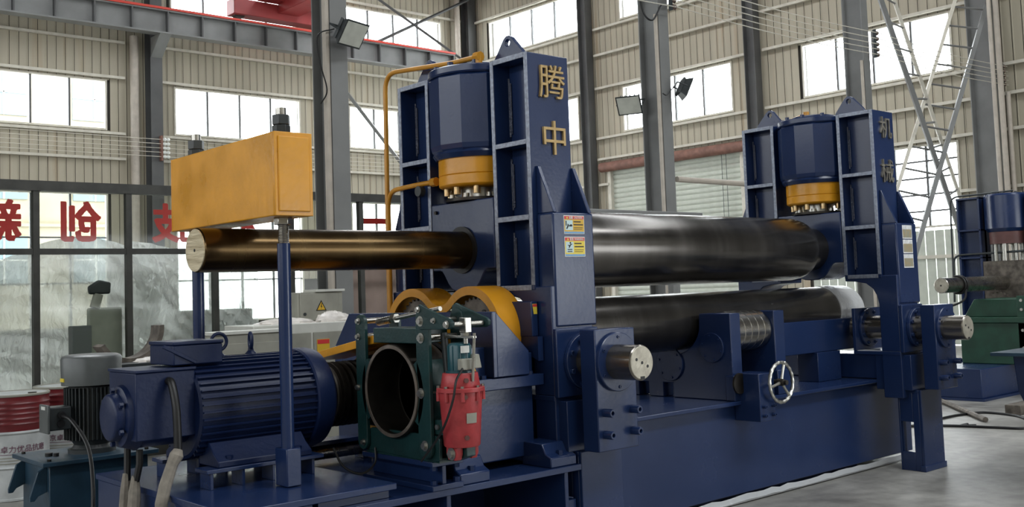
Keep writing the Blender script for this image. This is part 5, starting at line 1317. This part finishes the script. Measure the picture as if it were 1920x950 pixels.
sg = MB().prism(tri(1.36, 1.505, 0.062), 'y', 4.7055, 4.708).build('warning_sign', INK, eb, smooth=False)
MB().prism(tri(1.36, 1.505, 0.046), 'y', 4.7045, 4.7055).build('sign_face', LABELO, sg, smooth=False)
MB().prism([(1.362, 1.545), (1.350, 1.510), (1.361, 1.510), (1.354, 1.482), (1.372, 1.518), (1.361, 1.518), (1.370, 1.545)], 'y', 4.7035, 4.7045).build('lightning_bolt', INK, sg, smooth=False)
def lump(name, c, s, seed, label, m=BAG):
    rnd = random.Random(seed); mb = MB(); n, k_ = 18, 9; vs = []
    for j in range(k_+1):
        ph = PI/2*j/k_
        for i in range(n):
            an = 2*PI*i/n; w = 1+0.18*math.sin(3*an+seed)+0.12*math.sin(7*an+j)+rnd.uniform(-0.06, 0.06)
            vs.append((c[0]+s[0]*math.cos(ph)*math.cos(an)*w, c[1]+s[1]*math.cos(ph)*math.sin(an)*w, c[2]+s[2]*math.sin(ph)*(1+rnd.uniform(-0.12, 0.12))))
    fs = [(j*n+i, j*n+(i+1) % n, (j+1)*n+(i+1) % n, (j+1)*n+i) for j in range(k_) for i in range(n)]
    return tag(mb.add(vs, fs+[tuple(range(n))[::-1]]).build(name, m), label, 'plastic bag', 'white plastic bags on the cabinet')
lump('plastic_bag', (1.36, 4.50, 1.36), (0.19, 0.10, 0.10), 2, 'crumpled white plastic bag on the cabinet, under the electrical box')
lump('plastic_bag', (0.88, 4.52, 1.36), (0.30, 0.12, 0.055), 5, 'flat white plastic bag on the left end of the white cabinet')
wb = thing('work_bench', 'dark steel bench behind the large motor', 'bench', (-0.9, 3.3, 0))
MB().box(-1.35, -0.35, 3.05, 3.55, 1.13, 1.17).build('bench_top', DGREY, wb, 0.004)
for x in (-1.3, -0.4):
    for y in (3.1, 3.5): MB().box(x-0.03, x+0.03, y-0.03, y+0.03, 0, 1.13).build('bench_leg', DGREY, wb)
lump('plastic_sheet', (-1.02, 3.14, 1.171), (0.16, 0.07, 0.035), 8, 'crumpled white plastic on the bench beside the curved test strip')
# rolled test strip: a C-shaped piece of plate
cs = MB(); cx_, cz_, r_ = -1.15, 1.42, 0.24; n = 26; vs = []
for k in range(n+1):
    an = PI*1.16+(PI*0.86)*k/n
    for rr_ in (r_-0.018, r_+0.018):
        for y in (3.25, 3.42): vs.append((cx_+rr_*math.cos(an), y, cz_+rr_*math.sin(an)))
fs = []
for k in range(n):
    b = 4*k
    for a_, c_ in ((0, 1), (1, 3), (3, 2), (2, 0)): fs.append((b+a_, b+c_, b+4+c_, b+4+a_))
fs += [(0, 2, 3, 1), (4*n, 4*n+1, 4*n+3, 4*n+2)]
tag(cs.add(vs, fs).build('rolled_strip', IRON), 'C-shaped rolled steel test strip on the bench behind the motor', 'steel strip')
# grey machine hood behind the upper roll
gh = thing('machine_hood', 'long grey hood on two posts behind the upper roll, left of a column', 'machine', (6.3, 5.0, 0))
MB().box(5.25, 7.35, 4.75, 5.25, 2.36, 2.50).build('hood_body', COLD, gh, 0.02)
MB().box(5.1, 7.5, 4.65, 5.35, 2.50, 2.60).build('hood_top', COLM, gh, 0.01)
for x in (5.4, 7.2): MB().box(x-0.05, x+0.05, 4.95, 5.05, 0.0, 2.36).build('hood_post', COLM, gh, 0.004)

# ------------------------------------------------------------------ second machine at the right
sx, sy = 11.0, 1.36
s2 = thing('background_machine', 'second smaller blue plate rolling machine at the right edge', 'machine', (11.3, 2.0, 0))
K = 0.90
def kb(x0, x1, y0, y1, z0, z1): return MB().box(sx+x0, sx+x1, sy+y0, sy+y1, z0*K, z1*K)
for a, b in ((0.0, 0.345), (0.995, 1.34)):
    kb(0, 0.3, a, a+0.03, 0.2, 3.03).build('column_flange', BLUE, s2, 0.005)
    kb(0, 0.3, b-0.03, b, 0.2, 3.03).build('column_flange', BLUE, s2, 0.005)
    kb(0.12, 0.18, a, b, 0.2, 3.03).build('column_web', BLUE, s2)
    for z in (3.0, 2.48, 2.03, 1.6): kb(0, 0.3, a, b, z, z+0.03).build('rib', BLUE, s2, 0.004)
MB().lathe((sx+0.15, sy+0.67, 2.44*K), (0, 0, 1), [(0, 0.26), (0.05, 0.30), (0.52, 0.30), (0.55, 0.28)], n=12).build('cylinder_barrel', BLUE, s2, 0.008)
for k in range(8):
    an = 2*PI*k/8+0.2; MB().cyl((sx+0.15+0.24*math.cos(an), sy+0.67+0.24*math.sin(an), 3.03*K), (sx+0.15+0.24*math.cos(an), sy+0.67+0.24*math.sin(an), 3.07*K), 0.025, n=6).build('bolt', DGREY, s2)
MB().cyl((sx+0.15, sy+0.67, 2.25*K), (sx+0.15, sy+0.67, 2.44*K), 0.25, n=36).build('gland_ring', FLANGEB, s2)
for k in range(8):
    an = 2*PI*k/8+0.1; MB().cyl((sx+0.15+0.19*math.cos(an), sy+0.67+0.19*math.sin(an), 1.98*K), (sx+0.15+0.19*math.cos(an), sy+0.67+0.19*math.sin(an), 2.25*K), 0.028, n=12).build('tie_bolt', ZINC, s2)
kb(0.0, 0.3, 0.35, 0.99, 1.30, 1.98).build('bearing_housing', IRON, s2, 0.006)
MB().tube(fillet([(sx, sy+0.4, 2.12*K), (sx, sy+1.42, 2.10*K), (sx, sy+1.45, 1.2)], 0.12), 0.016, n=8).build('oil_pipe', DGREY, s2)
MB().tube(fillet([(sx, sy+0.5, 3.08*K), (sx, sy+1.42, 3.06*K), (sx, sy+1.45, 1.2)], 0.12), 0.014, n=8).build('oil_pipe', DGREY, s2)
MB().box(sx-2.0, sx+0.8, sy+0.20, sy+0.95, 0.03, 0.40).build('machine_base', BLUE, s2, 0.006)
MB().box(sx-2.05, sx+0.8, sy+0.15, sy+1.0, 0.0, 0.03).build('base_plate', BLUE, s2)
sh2 = thing('machine_shaft', 'pale steel shaft end of the background machine with looped cable', 'shaft', (9.2, 2.08, 1.35))
MB().lathe((9.15, 2.08, 1.468), (1, 0, 0), [(0, 0.095), (0.006, 0.102), (1.95, 0.102)], n=36).build('shaft_body', STEEL, sh2)
MB().cyl((9.146, 2.08, 1.468), (9.152, 2.08, 1.468), 0.09, n=36).build('end_face', TURNED, sh2)
MB().cyl((9.144, 2.08, 1.468), (9.147, 2.08, 1.468), 0.012, n=12).build('centre_hole', INK, sh2)
for k in range(2):
    x = 9.62+k*0.06; pts = [(x+0.02*math.cos(a), 2.08+0.118*math.cos(a), 1.468+0.118*math.sin(a)) for a in [2*PI*j/24 for j in range(24)]]
    MB().tube(pts, 0.014, n=8, closed=True).build('cable_loop', BLACK, sh2)
tag(MB().tube(spline([(9.62, 1.97, 1.40), (9.3, 1.85, 1.28), (8.8, 1.75, 1.22), (8.3, 1.70, 1.20), (7.6, 1.6, 1.0), (7.3, 1.5, 0.02)]), 0.014, n=8).build('hanging_cable', BLACK), 'black cable hanging from the pale shaft of the background machine', 'cable')
g2 = thing('background_gearbox', 'green gearbox in front of the background machine', 'gearbox', (10.2, 1.5, 0.4))
MB().box(9.85, 10.9, 1.05, 2.2, 0.40, 0.95).build('lower_case', GREEN2, g2, 0.01)
MB().box(9.80, 10.95, 0.98, 2.25, 0.95, 1.02).build('joint_flange', GREEN2, g2, 0.004)
MB().prism([(1.0, 1.02), (2.2, 1.02), (2.05, 1.26), (1.1, 1.26)], 'x', 9.99, 10.8).build('upper_case', GREEN2, g2, 0.01)
MB().box(9.85, 9.88, 1.30, 1.42, 0.55, 1.30).build('brake_arm', GREEN2, g2, 0.004)
for z in (0.62, 0.85, 1.12, 1.24): MB().cyl((9.85, 1.36, z), (9.835, 1.36, z), 0.02, n=8).build('bolt', ZINC, g2)
MB().lathe((9.70, 1.05, 0.85), (1, 0, 0), [(0, 0.20), (0.0, 0.24), (0.15, 0.25)], n=36).build('pulley', DARK, g2)
MB().cyl((9.68, 1.05, 0.85), (9.72, 1.05, 0.85), 0.07, n=20).build('pulley_hub', DGREY, g2)
for k, y in enumerate((1.62, 2.1)):
    gw = gear((y, 1.14), 0.2, 10.84, 10.90, 22, 'gear_wheel', IRON, g2)
    gw['label'] = ('right', 'left')[k]+' rusty toothed wheel'
    MB().cyl((10.80, y, 1.14), (10.94, y, 1.14), 0.05, n=16).build('gear_shaft', STEEL, gw)

# blue machine corner cut by the right edge of the frame
hp = thing('blue_hopper', 'blue tapered machine body with flat top plate at the right edge', 'machine', (4.6, -1.4, 0))
MB().prism([(3.92, 0.985), (5.2, 0.985), (5.2, 0.35), (4.30, 0.35), (3.98, 0.70)], 'y', -1.75, -1.05).build('body', BLUE, hp, 0.008)
MB().box(3.70, 5.3, -1.85, -0.98, 0.985, 1.012).build('top_plate', TANKB, hp, 0.004)
MB().cyl((4.42, -1.05, 0.57), (4.42, -1.02, 0.57), 0.16, n=36).build('round_boss', BLUE, hp, 0.006)
MB().cyl((4.02, -1.05, 0.93), (4.02, -1.04, 0.93), 0.012, n=12).build('bolt', ZINC, hp)
for x in (4.45, 5.1):
    for y in (-1.65, -1.15): MB().box(x-0.03, x+0.03, y-0.03, y+0.03, 0.03, 0.35).build('leg', BLUE, hp)
for x in (4.45, 5.1):
    for y in (-1.65, -1.15): MB().cyl((x, y, 0.0), (x, y, 0.03), 0.045, n=14).build('rubber_foot', BLACK, hp)
# things on the floor at the right
tag(MB().box(7.9, 9.5, 0.62, 0.80, 0.0, 0.11).build('steel_bar', IRON, None, 0.006), 'rusty square steel bar lying on the floor at the right', 'steel bar')
tag(MB().tube([(8.6, 1.9, 0.03), (7.15, 0.68, 0.03)], 0.03, n=8).build('steel_tube', IRON), 'thin steel tube lying on the floor behind the far stand', 'steel tube')
tag(MB().tube(spline([(6.0, 1.1, 0.014), (7.18, 1.16, 0.014), (7.6, 1.12, 0.014), (7.86, 1.0, 0.014), (7.7, 0.55, 0.014), (7.1, 0.18, 0.014), (6.82, 0.15, 0.014), (6.75, 0.35, 0.014), (6.65, 0.75, 0.014), (6.5, 1.0, 0.014), (6.2, 1.3, 0.014)]), 0.014, n=8).build('floor_cable', BLACK), 'black cable lying in a loop on the floor at the right', 'cable')
tag(MB().tube(spline([(6.66, 0.74, 0.012), (6.72, 0.68, 0.03), (6.76, 0.70, 0.012), (6.80, 0.62, 0.012)]), 0.014, n=6).build('cable_offcut', BLACK), 'short black cable offcut on the floor inside the loop', 'cable')
tag(MB().box(6.9, 7.3, 0.10, 0.16, 0.0, 0.01).build('floor_strip', IRON), 'small dark metal strip beside the cable loop on the floor', 'strip')
# lone leveller foot at the far right is part of the hopper; white paint marks on the slab
